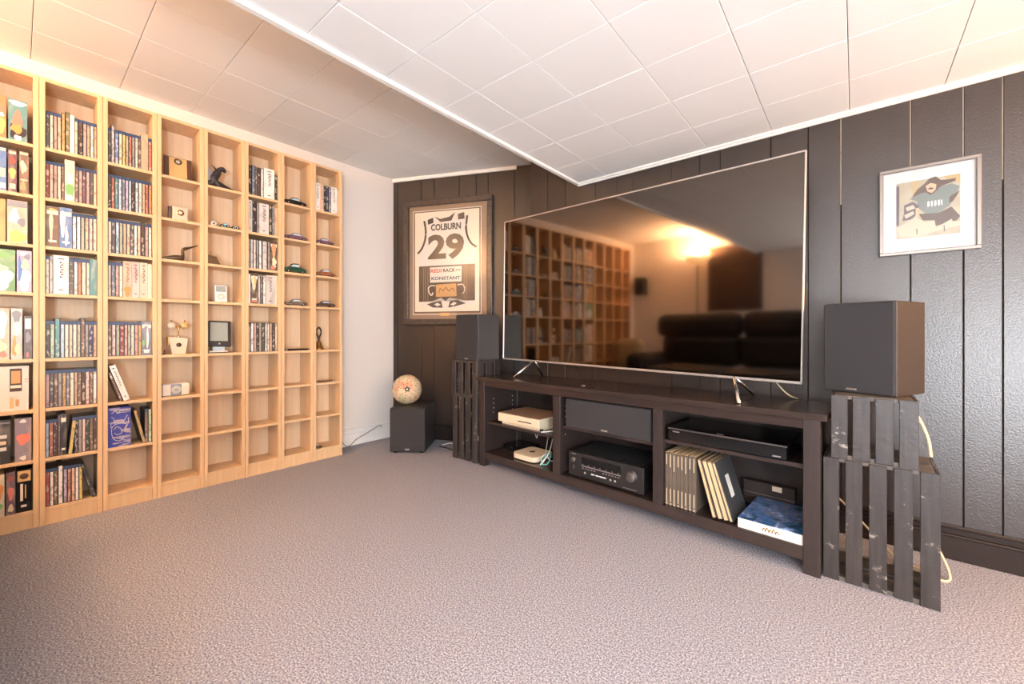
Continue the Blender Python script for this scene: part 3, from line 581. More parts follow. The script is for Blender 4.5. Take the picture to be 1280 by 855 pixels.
# model cars
car('black model car with white trim, top shelf, seventh bookcase',7,0,.45,'black_plastic',.140,h=1.05)
car('plum model car, second shelf, seventh bookcase',7,1,.5,'plum',.142,h=.95,roof='plum')
car('dark green vintage model car with black roof, third shelf, seventh bookcase',7,2,.45,'toy_green',.140,h=1.35)
car('low plum and silver model car, fourth shelf, seventh bookcase',7,3,.5,'pewter',.140,h=.95,roof='plum')
car('dark plum model car on the second shelf of the last bookcase',8,1,.4,'plum',.125,h=.9,roof='black_plastic')
car('rust coloured model car on the third shelf of the last bookcase',8,2,.45,'toy_rust',.135,h=1.05,roof='silver')
car('dark model car with silver nose, fourth shelf of the last bookcase',8,3,.45,'wood_dark',.135,h=.95)
t=face('flat_tablet','flat black tablet lying across fifth shelf, seventh bookcase','tablet',7,4,.5,.04)
MB().box((-.055,-.028,.003),(.078,.05,.012),'gloss_black',.002).obj('case',t); MB().sphere((-.064,-.02,.007),.007,'silver',seg=12).obj('end_knob',t); MB().box((-.05,-.02,0),(.07,.04,.003),'rubber').obj('feet',t)
t=face('hand_bell','brass hand bell with black loop handle, fifth shelf of the last bookcase','bell',8,4,.27,.06)
MB().lathe([(.036,0),(.036,.004),(.026,.02),(.019,.045),(.016,.055),(.006,.06)],'brass',28).obj('bell_cup',t)
MB().tube([(0,0,.058),(-.004,0,.085),(-.014,0,.11),(-.013,0,.14),(0,0,.152),(.013,0,.14),(.014,0,.11),(.004,0,.085),(0,0,.06)],.0055,'black_plastic',8).obj('handle',t)
t=face('letter_opener','thin dark flat letter opener lying on sixth shelf of the last bookcase','letter opener',8,5,.42,.03)
MB().box((-.05,-.01,.004),(.055,.012,.010),'wood_dark',.002).box((-.062,-.006,0),(-.02,.006,.006),'silver',.001).obj('blade',t)
t=face('dark_disc','small dark dome with white centre, bottom shelf of the last bookcase','ornament',8,7,.2,.05)
MB().lathe([(.03,0),(.03,.004),(.012,.012)],'wood_dark',20).lathe([(.008,.0115),(.006,.018)],'white_plastic',14).obj('dome',t)

# ------------------------------------------------------------ television bench
CA=R(-4.4); CO=Vector((.645,-.352,0)); DEP=.355
def cw(u,v,z): return Vector((CO.x+u*math.cos(CA)-v*math.sin(CA),CO.y+u*math.sin(CA)+v*math.cos(CA),z))
t=bench=thing('tv_bench','long black brown television bench with open shelves under the television','tv bench',CO,CA)
B('top_panel',(-.025,-.012,.558),(1.835,DEP,.580),'black_brown',t,.0015)
for u0,u1 in((0,.05),(1.765,1.815)):
    B('leg',(u0,0,0),(u1,.045,.558),'bench_side',t,.0012); B('leg',(u0,DEP-.045,0),(u1,DEP,.558),'bench_side',t,.0012)
    B('side_panel',(u0+.008,.045,.045),(u1-.008,DEP-.045,.558),'bench_side',t)
B('top_rail',(.05,.002,.522),(1.765,.024,.558),'black_brown',t,.001)
B('bottom_rail',(.05,.002,.046),(1.765,.024,.094),'black_brown',t,.001)
B('bottom_panel',(.05,.024,.078),(1.765,DEP-.006,.094),'black_brown',t)
B('back_panel',(.05,DEP-.006,.046),(1.765,DEP,.558),'dark_inside',t)
for u0,u1 in((.615,.665),(1.196,1.241)):
    B('divider',(u0,.002,.094),(u1,.03,.522),'bench_side',t,.001); B('divider_panel',(u0+.015,.03,.094),(u1-.015,DEP-.006,.522),'bench_side',t)
B('shelf',(.042+.008,.03,.274),(.63,DEP-.008,.290),'black_brown',t,.001); B('shelf',(.65,.03,.344),(1.211,DEP-.008,.360),'black_brown',t,.001); B('shelf',(1.226,.03,.370),(1.773,DEP-.008,.386),'black_brown',t,.001)
pin=MB()
for v in(.09,.27):
    for z in(.34,.37,.40,.43): pin.lathe([(.0035,0),(.0035,.001)],'art_cream',8,Matrix.Translation((.0425,v,z))@Matrix.Rotation(R(90),4,'Y'))
for v in(.07,):
    for z in(.30,.40,.43,.46): pin.lathe([(.0035,0),(.0035,.001)],'art_cream',8,Matrix.Translation((.6505,v,z))@Matrix.Rotation(R(90),4,'Y'))
pin.obj('shelf_pin_holes',t,kind='stuff')
def cth(name,label,cat,u,v,z,rz=0,group=None): return thing(name,label,cat,cw(u,v,z),CA+rz,group)
# game console: box on a slimmer box
t=cth('disc_player','thin cream disc drive lying under the beige console','disc player',.157,.055,.290,R(0))
B('case',(0,0,0),(.33,.24,.017),'console_beige',t,.002); B('foot_knob',(.322,-.006,.0),(.340,.01,.014),'black_plastic',t,.002)
t=cth('game_console','beige box console with front slot on left upper bench shelf','game console',.140,.036,.307,R(0))
B('case',(0,0,.0),(.345,.27,.052),'console_beige',t,.003); B('top_plate',(.002,.002,.052),(.343,.268,.055),'mat_brown',t,.001); B('disc_slot',(.175,-.001,.020),(.285,.001,.026),'black_plastic',t)
# mini computer
t=cth('mini_computer','small rounded cream computer with black emblem on lower left bench shelf','computer',.262,.035,.094,R(0))
def rrect(w,d,r,z,k=6):
    return [Vector((cx+r*math.cos(R(a0+90*i/k)),cy+r*math.sin(R(a0+90*i/k)),z)) for cx,cy,a0 in((w-r,d-r,0),(r,d-r,90),(r,r,180),(w-r,r,270)) for i in range(k+1)]
rings=[[v+Vector((o_,o_,0)) for v in rrect(.19-2*o_,.19-2*o_,.036-o_,z_)] for o_,z_ in((.003,.0045),(0,.007),(0,.033),(.001,.035),(.004,.036))]
k_=len(rings[0]); MB().add([v for q in rings for v in q],[(i*k_+j,i*k_+(j+1)%k_,(i+1)*k_+(j+1)%k_,(i+1)*k_+j) for i in range(4) for j in range(k_)]+[tuple(range(k_-1,-1,-1)),tuple(4*k_+j for j in range(k_))],'console_beige').obj('case',t)
MB().lathe([(.08,0),(.08,.0045)],'black_plastic',28,Matrix.Translation((.095,.095,0))).obj('foot',t)
MB().lathe([(.0,.0361),(.018,.0361),(.019,.0366)],'black_plastic',24,Matrix.Translation((.088,.095,0))@Matrix.Diagonal((1,.9,1,1))).lathe([(.0,.0361),(.005,.0366)],'black_plastic',10,Matrix.Translation((.092,.117,0))@Matrix.Rotation(R(40),4,'Z')@Matrix.Diagonal((1,1.6,1,1))).obj('emblem',t)
# dark set-top unit behind it
t=cth('set_top_box','low dark box with tiny light behind the rounded cream computer','set top box',.062,.16,.094)
B('case',(0,0,0),(.19,.16,.026),'gloss_black',t,.003); B('indicator',(.075,-.0006,.013),(.09,0,.016),'silver',t)
# cables in left bay
def cable(label,pts,r,m,cat='cable'): return tag(MB().tube([cw(*p) for p in pts],r,m,6,6).obj('cable'),label,cat)
cable('white cable looping down to the lower left bench shelf',[(.36,.30,.272),(.39,.24,.22),(.41,.20,.17),(.43,.17,.14),(.47,.15,.10),(.50,.16,.098)],.0028,'cable_white')
cable('teal coiled cable right of the rounded cream computer',[(.51,.06,.1),(.475,.07,.10),(.465,.10,.12),(.48,.12,.155),(.52,.10,.15),(.53,.06,.11),(.49,.05,.10),(.47,.08,.11),(.49,.12,.14)],.0028,'cable_teal')
cable('second white cable curled against middle divider, lower left bay',[(.49,.04,.098),(.51,.06,.13),(.49,.09,.15),(.475,.07,.13),(.50,.05,.12),(.52,.08,.16),(.50,.14,.22),(.46,.2,.27)],.003,'cable_white')
cable('thin pale cable hanging behind the cream computer',[(.20,.32,.272),(.22,.30,.22),(.26,.28,.17),(.25,.30,.25)],.0022,'cable_white')
cable('short white cable right of the disc drive on left upper shelf',[(.505,.03,.294),(.53,.06,.296),(.56,.10,.30)],.004,'cable_white')
# centre speaker
t=cth('centre_speaker','long grey cloth fronted centre speaker on the middle bench shelf','speaker',.692,.012,.360)
B('cabinet',(0,.014,0),(.49,.30,.155),'speaker_vinyl',t,.002); B('grille',(.003,0,.003),(.487,.014,.152),'grille',t,.003); B('badge',(.225,-.0015,.012),(.262,0,.019),'silver',t,.0005)
# receiver
t=cth('av_receiver','black audio receiver with knobs and lit buttons in middle bench bay','receiver',.704,.028,.094)
B('case',(.004,.008,.012),(.432,.30,.132),'black_plastic',t,.001); B('front_panel',(0,0,.008),(.436,.008,.135),'dark_face',t,.002)
fins=MB()
for i in range(22): fins.box((.03+i*.0175,.03,.132),(.036+i*.0175,.28,.1345),'rubber')
fins.obj('vent_fins',t,kind='stuff')
for u in(.03,.40):
    for v in(.03,.25): MB().cyl((u,v,0),.014,.012,'rubber').obj('foot',t)
B('display_panel',(.085,-.0012,.078),(.315,0,.118),'gloss_black',t,.0005); B('silver_strip',(.085,-.0022,.068),(.315,0,.0735),'silver',t,.0005)
MB().lathe([(.029,0),(.029,.004),(.024,.006),(.024,.018),(.022,.02)],'pewter',28,Matrix.Translation((.375,0,.082))@Matrix.Rotation(R(90),4,'X')).obj('volume_knob',t)
MB().lathe([(.015,0),(.015,.012),(.013,.014)],'pewter',22,Matrix.Translation((.036,0,.095))@Matrix.Rotation(R(90),4,'X')).obj('selector_knob',t)
B('power_switch',(.030,-.004,.045),(.042,0,.066),'pewter',t,.001)
bt=MB()
for i in range(13):
    u=.09+i*.0175; 
    if i not in(5,6): bt.box((u,-.0025,.057),(u+.009,0,.061),'silver')
    if i%2==0: bt.box((u,-.0025,.078),(u+.006,0,.081),'silver')
bt.obj('buttons',t,kind='stuff')
for a_,b_ in((.145,.165),(.172,.19),(.194,.232)): B('button',(a_,-.003,.036),(b_,0,.0415),'white_plastic',t,.0005)
for u in(.258,.283,.105): MB().lathe([(.006,0),(.005,.002)],'silver',12,Matrix.Translation((u,0,.036))@Matrix.Rotation(R(90),4,'X')).obj('jack',t)
B('badge',(.022,-.0012,.122),(.048,0,.127),'silver',t); B('lower_strip',(.325,-.0012,.018),(.40,0,.020),'silver',t)
cable('short white cable end hanging under middle shelf, left one',[(1.035,.20,.344),(1.045,.19,.33),(1.05,.185,.318)],.004,'cable_white')
cable('short white cable end hanging under middle shelf, right one',[(1.14,.18,.344),(1.13,.18,.33),(1.125,.18,.318)],.004,'cable_white')
# blu-ray player
t=cth('video_player','wide glossy black video player on the right upper bench shelf','video player',1.262,.012,.386,R(0))
for u in(.03,.41):
    for v in(.04,.26): MB().cyl((u,v,0),.014,.006,'rubber').obj('foot',t)
B('case',(0,.012,.006),(.452,.30,.060),'gloss_black',t,.002); B('front_panel',(0,0,.006),(.452,.012,.058),'gloss_black',t,.003)
B('silver_edge',(.0,-.0015,.0545),(.452,.006,.060),'pewter',t,.001); B('badge',(.022,-.0012,.043),(.052,0,.048),'silver',t); B('button',(.405,-.0014,.014),(.432,0,.019),'silver',t); B('top_badge',(.20,.02,.060),(.225,.026,.0606),'silver',t)
# box sets standing in the right bay
bb=MB(); bb.box((0,.002,0),(1,1,1),'book_dark' if False else 'printed_spine')
mk('letter_dull',(200,180,152),.5); mk('book_cloth',(98,84,70),.55,rgb2=(84,72,62),nscale=12); mk('page_edge',(214,182,142),.7,rgb2=(196,160,120),nscale=30,stretch=(40,1,1)); mk('book_side',(60,58,58),.5)
u=1.2445
for i in range(8):
    w_=.0172; t=cth('hardback_book',f'tall grey brown book, {ORD[i]} from left in upright row on right bench shelf','book',u,.020+random.uniform(0,.004),.094,0,'upright books on the lower right bench shelf')
    h_=.236+random.uniform(-.003,.003)
    B('cover',(0,0,0),(w_-.0006,.19,h_),'book_cloth',t,.002); B('page_block',(.002,.006,h_),(w_-.0026,.186,h_+.0012),'page_edge',t)
    MB().box((.006,-.0008,h_-.055-(i%3)*.012),(.0095,0,h_-.008),'letter_dull').box((.006,-.0008,.012+(i%2)*.006),(.0095,0,.075),'letter_dull').box((.004,-.0008,.004),(.0115,0,.010),'letter_dull').obj('lettering',t)
    u+=w_
# leaning books
lab=['left thin','second','third','right front']
for i in range(4):
    th=R(-15.5-i*.6); w_=[.016,.020,.020,.014][i]; du=[1.452,1.4735,1.4955,1.517][i]
    t=cth('hardback_book',['leaning tan edged book, first beside the upright row, right bench shelf','leaning book second from the upright row, right bench shelf','leaning book third from upright row with cream edge, right bench shelf','outermost leaning dark book with white cover label, right bench shelf'][i],'book',du,.012+.002*i,.094+.0055,0,'leaning books on the lower right bench shelf')
    t.rotation_euler=(0,th,CA); h_=.236
    B('cover',(0,0,0),(w_-.0006,.19,h_),'book_side' if i==3 else 'book_cloth',t,.0015)
    B('page_block',(.003,-.0012,.003),(w_-.004,.0,h_-.003),'page_edge',t); B('page_block',(.003,.004,h_),(w_-.004,.186,h_+.001),'page_edge',t)
    if i==3: B('label',(w_-.0006,.06,.08),(w_+.0004,.10,.17),'art_white',t)
# big lying picture book
t=cth('picture_book','large blue and green picture book lying flat on right bench shelf','book',1.548,.012,.094,0)
B('page_block',(.003,.004,.003),(.214,.288,.037),'art_white',t,.001)
m=mk('book_cover_art',(58,96,150),.3); n=m.node_tree; tc=n.nodes.new('ShaderNodeTexCoord'); tx=n.nodes.new('ShaderNodeTexNoise'); tx.inputs['Scale'].default_value=26; tx.inputs['Detail'].default_value=9; tx.inputs['Distortion'].default_value=1.2
n.links.new(tc.outputs['Object'],tx.inputs[0]); r=n.nodes.new('ShaderNodeValToRGB'); e=r.color_ramp.elements; e[0].position=.3; e[0].color=lin((24,44,62)); e[1].position=.75; e[1].color=lin((205,220,240))
for p_,c_ in((.42,(40,84,120)),(.5,(74,124,196)),(.56,(120,98,78)),(.64,(120,160,215))): q=e.new(p_); q.color=lin(c_)
n.links.new(tx.outputs[0],r.inputs[0]); n.links.new(r.outputs[0],n.nodes['Principled BSDF'].inputs['Base Color'])
B('cover',(0,0,.037),(.216,.29,.040),'book_cover_art',t,.0008); B('back_cover',(0,0,0),(.216,.29,.003),'art_cream',t,.0008); B('spine',(0,0,.003),(.216,.004,.037),'art_white',t)
mot=MB()
for i in range(5): mot.tube([(.085+i*.011,-.0006,.012),(.09+i*.011,-.0006,.024+.004*(i%2)),(.097+i*.011,-.0006,.014)],.0016,'brass',6,4)
mot.obj('gold_motif',t,label='gold ornament on the spine')
t=cth('dark_case','low dark slotted case standing behind the flat picture book','case',1.49,.302,.094,0)
B('case',(0,0,0),(.20,.035,.105),'dark_inside',t,.002); B('tag',(.115,-.001,.078),(.152,0,.1),'art_cream',t,.0003); B('rim',(.0,-.001,.05),(.20,0,.054),'pewter',t)

# ------------------------------------------------------------ television
TA=math.atan2(-.12,1.73); tl=Vector((.661,-.129,0)); W=1.727
t=tv=thing('television','very large flat television with thin silver frame standing on the bench','television',(tl.x,tl.y,.686),TA)
t.rotation_euler=(0,R(.95),TA); H=.955
B('back_shell',(.012,.006,.012),(W-.012,.038,H-.012),'black_plastic',t,.004)
B('screen',(.006,-.002,.008),(W-.006,.006,H-.006),'tv_screen',t)
B('bezel',(0,-.006,0),(W,.010,.011),'bezel',t,.0015); B('bezel',(0,-.006,H-.007),(W,.010,H),'bezel',t,.0015)
B('bezel',(0,-.006,0),(.0065,.010,H),'bezel',t,.0015); B('bezel',(W-.0065,-.006,0),(W,.010,H),'bezel',t,.0015)
def wl(p): # world point -> television local
    bpy.context.view_layer.update(); return tv.matrix_world.inverted()@Vector(p)
for fr_,bk_,ux_ in(((.875,-.275,.584),(.925,-.03,.584),.935),((2.189,-.437,.584),(2.19,-.13,.584),2.125)):
    yv=tl.y+(ux_-tl.x)*math.tan(TA); top=(ux_,yv+.015,.686-(ux_-tl.x)*.0166+.012)
    MB().tube([wl(fr_),wl(top)],.0075,'chrome',10).obj('stand_leg',t); MB().tube([wl(top),wl(bk_)],.0075,'chrome',10).obj('stand_leg',t)
for q in((1.27,-.10),(2.02,-.2)): pass
tag(MB().box((0,0,0),(.02,.010,.004),'silver',.001).obj('infrared_sensor',loc=(1.40,-.330,.580),rz=CA),'tiny silver sensor lying on the bench top below television','sensor')
tag(MB().tube([(1.18,-.08,.70),(1.24,-.09,.63),(1.30,-.10,.585),(1.36,-.09,.583)],.0025,'cable_black').obj('cable'),'thin dark cable running down behind television centre','cable')
tag(MB().tube([(2.25,-.13,.70),(2.29,-.16,.64),(2.33,-.17,.60),(2.36,-.14,.584)],.0028,'cable_cream').obj('cable'),'cream cable curving behind the television right foot','cable')

# ------------------------------------------------------------ crates and speakers
def crate(label,loc,rz,w,d,h,n,gap):
    t=thing('wooden_crate',label,'crate',loc,rz,'black painted wooden crates used as stands'); sw=(w-gap*(n-1))/n
    for i in range(n):
        x0=i*(sw+gap); dz=random.uniform(-.002,.001)
        B('slat',(x0,0,.0 if i in(0,n-1) else .003),(x0+sw,.009,h-.001+(0 if i in(0,n-1) else -.002)),'black_wood',t,.0012)
    def end(z0,z1):
        b=MB(); hx=.045; cx=w/2; y0,y1=.009,d; ym=(y0+y1)/2
        b.box((.010,y0,z0),(w-.010,ym-.012,z1),'worn_wood',.001); b.box((.010,ym+.012,z0),(w-.010,y1,z1),'worn_wood',.001)
        b.box((.010,ym-.012,z0),(cx-hx,ym+.012,z1),'black_wood'); b.box((cx+hx,ym-.012,z0),(w-.010,ym+.012,z1),'black_wood'); b.obj('end_board',t)
    end(.0,.014); end(h-.014,h)
    ns=3; sd=(d-.009-gap*(ns-1))/ns
    for x0 in(0,w-.009):
        for i in range(ns): B('side_slat',(x0,.0092+i*(sd+gap),0),(x0+.009,.0092+i*(sd+gap)+sd,h),'black_wood',t,.001)
    return t
cr1=crate('black slatted crate on the floor right of the bench, lower of two',(2.462,-.462,0),R(-1.2),.292,.225,.428,5,.017)
cr2=crate('small black slatted crate under the right speaker, upper of two',(2.484,-.462,.428),R(0),.222,.205,.222,4,.013)
cr3=crate('lower black slatted crate left of the bench on the floor',(.385,-.352,0),R(0),.235,.235,.441,4,.019)
cr4=crate('upper black slatted crate left of bench carrying the left speaker',(.372,-.352,.441),R(0),.250,.235,.238,4,.022)
def speaker(label,loc,rz,w,d,h,side,badge=.5):
    t=thing('bookshelf_speaker',label,'speaker',loc,rz)
    B('cabinet',(0,.012,0),(w,d,h),side,t,.002); B('grille',(.002,0,.002),(w-.002,.012,h-.002),'grille',t,.004)
    B('badge',(w*badge-.016,-.0014,.012),(w*badge+.016,.0005,.018),'silver',t,.0005); return t
speaker('large dark grey box speaker on the crates right of the television',(2.455,-.332,.650),R(-23.5),.216,.225,.328,'speaker_brown',.42)
speaker('black box speaker on the crates left of the television',(.402,-.338,.679),R(-4),.225,.205,.315,'speaker_vinyl')
# subwoofer
t=thing('subwoofer','dark cube subwoofer on the carpet in the corner under the round ball','subwoofer',(-.030,-.582,0),R(37.5))
B('cabinet',(0,.012,.012),(.255,.335,.326),'speaker_vinyl',t,.003); B('grille',(.0,0,.014),(.255,.012,.322),'grille',t,.006)
for a_ in(.03,.225):
    for b_ in(.04,.30): MB().cyl((a_,b_,0),.016,.013,'rubber').obj('foot',t)
B('badge',(.112,-.0014,.024),(.144,0,.036),'silver',t,.0005)
# ball
m=mk('ball_skin',(228,206,176),.55); n=m.node_tree; tc=n.nodes.new('ShaderNodeTexCoord'); tx=n.nodes.new('ShaderNodeTexNoise'); tx.inputs['Scale'].default_value=9; tx.inputs['Detail'].default_value=3
n.links.new(tc.outputs['Object'],tx.inputs[0]); r=n.nodes.new('ShaderNodeValToRGB'); e=r.color_ramp.elements; e[0].position=.3; e[0].color=lin((176,176,128)); e[1].position=.72; e[1].color=lin((206,108,84))
for p_,c_ in((.44,(212,192,160)),(.54,(216,186,152)),(.62,(206,150,120))): q=e.new(p_); q.color=lin(c_)
n.links.new(tx.outputs[0],r.inputs[0]); n.links.new(r.outputs[0],n.nodes['Principled BSDF'].inputs['Base Color'])
t=thing('round_ball','round cream ball with coloured patches and small holes on the subwoofer','ball',(-.090,-.388,.326+.1115))
MB().sphere((0,0,0),.1115,'ball_skin',seg=48).obj('shell',t)
dt=MB(); cdir=(Vector(cam.location)-Vector(t.location)).normalized(); a1=cdir.cross(Vector((0,0,1))).normalized(); a2=a1.cross(cdir)
mk('hole_dark',(70,62,50),.7)
for ring,nn,ro in((.22,5,.3),(.42,8,.1),(.62,11,.4),(.85,14,0),(1.15,16,.2),(1.45,18,0)):
    for i in range(nn):
        a_=2*PI*i/nn+ro+random.uniform(-.12,.12); d_=cdir*math.cos(ring)+(a1*math.cos(a_)+a2*math.sin(a_))*math.sin(ring)
        dt.sphere(d_*.1105,.0045,'hole_dark',(1,1,.6),seg=8,T=d_.to_track_quat('Z','Y').to_matrix().to_4x4())
dt.obj('holes',t,kind='stuff')
MB().lathe([(.018,-.001),(.018,.001),(.012,.002)],'hole_dark',20,Matrix.Translation(cdir*.1115)@cdir.to_track_quat('Z','Y').to_matrix().to_4x4()).lathe([(.008,.001),(.005,.0035)],'white_plastic',14,Matrix.Translation(cdir*.1115)@cdir.to_track_quat('Z','Y').to_matrix().to_4x4()).obj('centre_emblem',t)
# cables on floor
def wc(label,pts,r,m): return tag(MB().tube(pts,r,m,8,8).obj('cable'),label,'cable')
wc('pale cable lying on carpet between subwoofer and left crates',[(.10,-.20,.0045),(.16,-.16,.02),(.24,-.15,.006),(.30,-.12,.0045),(.38,-.09,.0045)],.004,'cable_white')
wc('dark cable lying on carpet between subwoofer and left crates',[(.11,-.24,.0045),(.18,-.235,.0045),(.26,-.24,.0045),(.34,-.22,.0045),(.376,-.22,.0045)],.0045,'cable_black')
wc('thin dark cable down the white wall beside last bookcase',[(-.41,-.805,.62),(-.405,-.795,.55),(-.41,-.80,.42),(-.41,-.80,.28),(-.40,-.765,.18),(-.40,-.76,.08),(-.40,-.70,.01),(-.41,-.62,.05),(-.415,-.50,.09),(-.415,-.42,.12),(-.415,-.40,.10)],.0022,'cable_black')
wc('cream cable curving from upper right crate down behind lower crate',[(2.69,-.30,.60),(2.72,-.27,.57),(2.745,-.26,.50),(2.753,-.262,.435)],.0055,'cable_cream')
wc('cream cable looping onto the carpet right of the crates',[(2.755,-.20,.20),(2.77,-.20,.12),(2.80,-.20,.04),(2.80,-.23,.006),(2.76,-.24,.006),(2.72,-.22,.006),(2.66,-.2,.006)],.0045,'cable_cream')
wc('thin tan cable seen through the lower right crate slats',[(2.45,-.10,.22),(2.52,-.12,.16),(2.60,-.14,.08),(2.68,-.17,.008),(2.76,-.18,.006)],.004,'cable_cream')

# ------------------------------------------------------------ framed jersey on the angled wall
d_=Vector((math.cos(ang),math.sin(ang),0))
t=thing('framed_jersey','framed number 29 jersey hanging on the angled dark wall','framed jersey',Vector((XW,-.27,.938))+d_*.115+Vector((math.sin(ang),-math.cos(ang),0))*.003,ang)
FW,FH=.773,1.015
for a,b_ in(((0,0),(FW,.045)),((0,FH-.045),(FW,FH)),((0,.045),(.045,FH-.045)),((FW-.045,.045),(FW,FH-.045))): B('frame_bar',(a[0],-.035,a[1]),(b_[0],0,b_[1]),'frame_dark',t,.006)
B('outer_mat',(.045,-.012,.045),(FW-.045,-.002,FH-.045),'mat_brown',t)
for a,b_ in(((.078,.080),(FW-.095,.086)),((.078,FH-.087),(FW-.095,FH-.081)),((.078,.08),(.084,FH-.081)),((FW-.101,.08),(FW-.095,FH-.081))): B('inner_line',(a[0],-.0135,a[1]),(b_[0],-.012,b_[1]),'art_cream',t)
B('dark_line',(.088,-.0140,.098),(FW-.105,-.012,FH-.088),'art_brown',t)
B('jersey_ground',(.097,-.0150,.105),(FW-.112,-.014,FH-.096),'art_cream',t)
# local drawing coords: px in zoom crop -> metres  (crop 205..550 x, 172..728 y)
def jx(x): return .097+(x-205)/345*(FW-.209)
def jz(y): 
    return .105+(728-y)/(728-190)*(FH-.201)
def jp(pts,m,name,y=-.0158,parent=t): return MB().poly([(jx(a),jz(b)) for a,b in pts],.0008,m,y).obj(name,parent)
jp([(275,225),(310,222),(345,248),(395,240),(420,205),(440,215),(478,208),(485,300),(500,350),(540,395),(530,410),(528,675),(228,675),(228,480),(222,415),(255,370),(268,330),(262,250)],'art_white','jersey_cloth')
def stroke(pts,r,m,name): return MB().tube([(jx(a),-.0168,jz(b)) for a,b in pts],r,m,6,6).obj(name,t)
stroke([(258,238),(266,290),(262,340),(245,385),(222,412)],.0085,'art_brown','armhole_trim'); stroke([(488,225),(482,290),(492,340),(510,372),(536,392)],.0085,'art_brown','armhole_trim')
jp([(276,232),(306,222),(308,250),(278,258)],'art_brown','collar_piece',-.0168); jp([(312,215),(345,232),(392,224),(424,202),(405,245),(345,248)],'art_brown','collar_piece',-.0168); jp([(440,212),(472,205),(474,240),(440,242)],'art_brown','collar_piece',-.0168)
text('name_lettering','COLBURN',.07,'art_black',t,(jx(375),-.0168,jz(277)),w=jx(455)-jx(295),off=.0022)
text('number','29',.26,'art_brown',t,(jx(375),-.0168,jz(388)),w=jx(472)-jx(278),off=.010)
jp([(228,482),(528,480),(528,672),(228,674)],'art_brown','hem_block',-.0168)
for x_ in(252,262,276,470,482): jp([(x_,486),(x_+3,486),(x_+3,670),(x_,670)],'mat_brown','stripe',-.0172)
jp([(288,490),(460,488),(458,570),(290,572)],'art_white','sponsor_panel',-.0176)
text('sponsor_lettering','REDI',.04,'art_red',t,(jx(322),-.0186,jz(511)),w=jx(356)-jx(297),off=.001,label='red lettering')
text('sponsor_lettering','RACK',.04,'art_black',t,(jx(392),-.0186,jz(510)),w=jx(426)-jx(360),off=.001)
text('sponsor_lettering','>>',.036,'art_red',t,(jx(441),-.0186,jz(510)),w=jx(454)-jx(430),off=.0008,label='red arrows')
text('sponsor_lettering','KONSTANT',.036,'art_blue',t,(jx(374),-.0186,jz(551)),w=jx(452)-jx(297),off=.001,label='dark blue lettering')
jp([(322,583),(430,580),(432,648),(322,650)],'tan_wood','plaque_patch',-.0176)
text('plaque_lettering','Colts',.03,'wood_dark',t,(jx(376),-.0186,jz(614)),w=jx(420)-jx(335)) if False else stroke([(338,630),(345,605),(362,618),(375,600),(392,620),(410,604),(420,622)],.003,'wood_dark','script_mark')
stroke([(318,590),(295,588),(282,600),(284,625),(298,640),(306,625)],.005,'art_white','loop_mark'); stroke([(438,588),(462,586),(474,602),(474,622),(462,636)],.005,'art_white','loop_mark')
jp([(225,690),(300,672),(350,655),(372,672),(395,655),(450,665),(528,685),(500,690),(440,712),(385,708),(372,716),(360,712),(300,712),(250,695)],'art_white','hem_tail',-.0168)
for q in([(272,688),(310,676),(350,672),(358,708),(305,706)],[(388,708),(396,674),(436,668),(482,686),(430,700)]): jp(q,'art_brown','eye_mark',-.0176)
for q in([(312,690),(330,680),(348,692),(330,700)],[(398,692),(418,678),(434,684),(416,698)]): jp(q,'art_white','eye_highlight',-.0184)
B('name_plate',(jx(345),-.0140,.070),(jx(392),-.0125,.094),'gold_plate',t)
B('glass',(.045,-.0245,.045),(FW-.045,-.0235,FH-.045),'picture_glass',t)

# ------------------------------------------------------------ framed photograph right of the television
t=thing('framed_picture','grey framed picture of a goalie hanging right of the television','framed picture',(2.6265,-.003,1.182))
FW2,FH2=.283,.350
for a,b_ in(((0,0),(FW2,.013)),((0,FH2-.013),(FW2,FH2)),((0,.013),(.013,FH2-.013)),((FW2-.013,.013),(FW2,FH2-.013))): B('frame_bar',(a[0],-.022,a[1]),(b_[0],0,b_[1]),'frame_grey',t,.002)
B('mount',(.013,-.008,.013),(FW2-.013,-.002,FH2-.013),'mat_white',t)
mk('p_back',(176,160,134),.6,rgb2=(160,142,116),nscale=20); mk('p_jersey',(112,114,106),.6); mk('p_brown',(84,60,44),.6); mk('p_skin',(206,160,126),.6); mk('p_pad',(190,168,142),.6); mk('p_mauve',(90,74,78),.6); mk('p_yellow',(176,146,92),.6)
# crop px (160..665, 235..690) -> picture
def px_(x): return .052+(x-160)/505*.178
def pz_(y): return .066+(690-y)/455*.226
def pp(pts,m,name,k=0): return MB().poly([(px_(a),pz_(b)) for a,b in pts],.0005,m,-.0090-.0004*k).obj(name,t)
pp([(160,235),(665,235),(665,690),(160,690)],'p_back','photograph')
pp([(160,255),(186,255),(186,420),(182,580),(160,580)],'p_mauve','background_post',1)
pp([(300,235),(345,235),(330,300),(296,360)],'p_yellow','background_patch',1); pp([(540,235),(665,235),(665,300),(600,290)],'p_yellow','background_patch',1)
pp([(270,375),(380,330),(430,360),(470,350),(520,310),(600,300),(660,330),(630,410),(585,470),(500,515),(400,510),(345,460),(330,400)],'p_jersey','torso',2)
pp([(290,365),(330,310),(390,270),(430,235),(480,226),(520,262),(560,265),(632,265),(630,285),(520,310),(470,350),(440,368),(400,340),(370,340)],'p_brown','hair_and_hat',3)
pp([(400,290),(440,272),(485,290),(478,330),(448,352),(415,335)],'p_skin','face',4)
pp([(412,315),(440,306),(470,318),(440,326)],'p_brown','face_shade',5)
pp([(345,505),(500,515),(600,480),(664,560),(640,590),(480,615),(470,570),(380,560)],'p_brown','trousers',3)
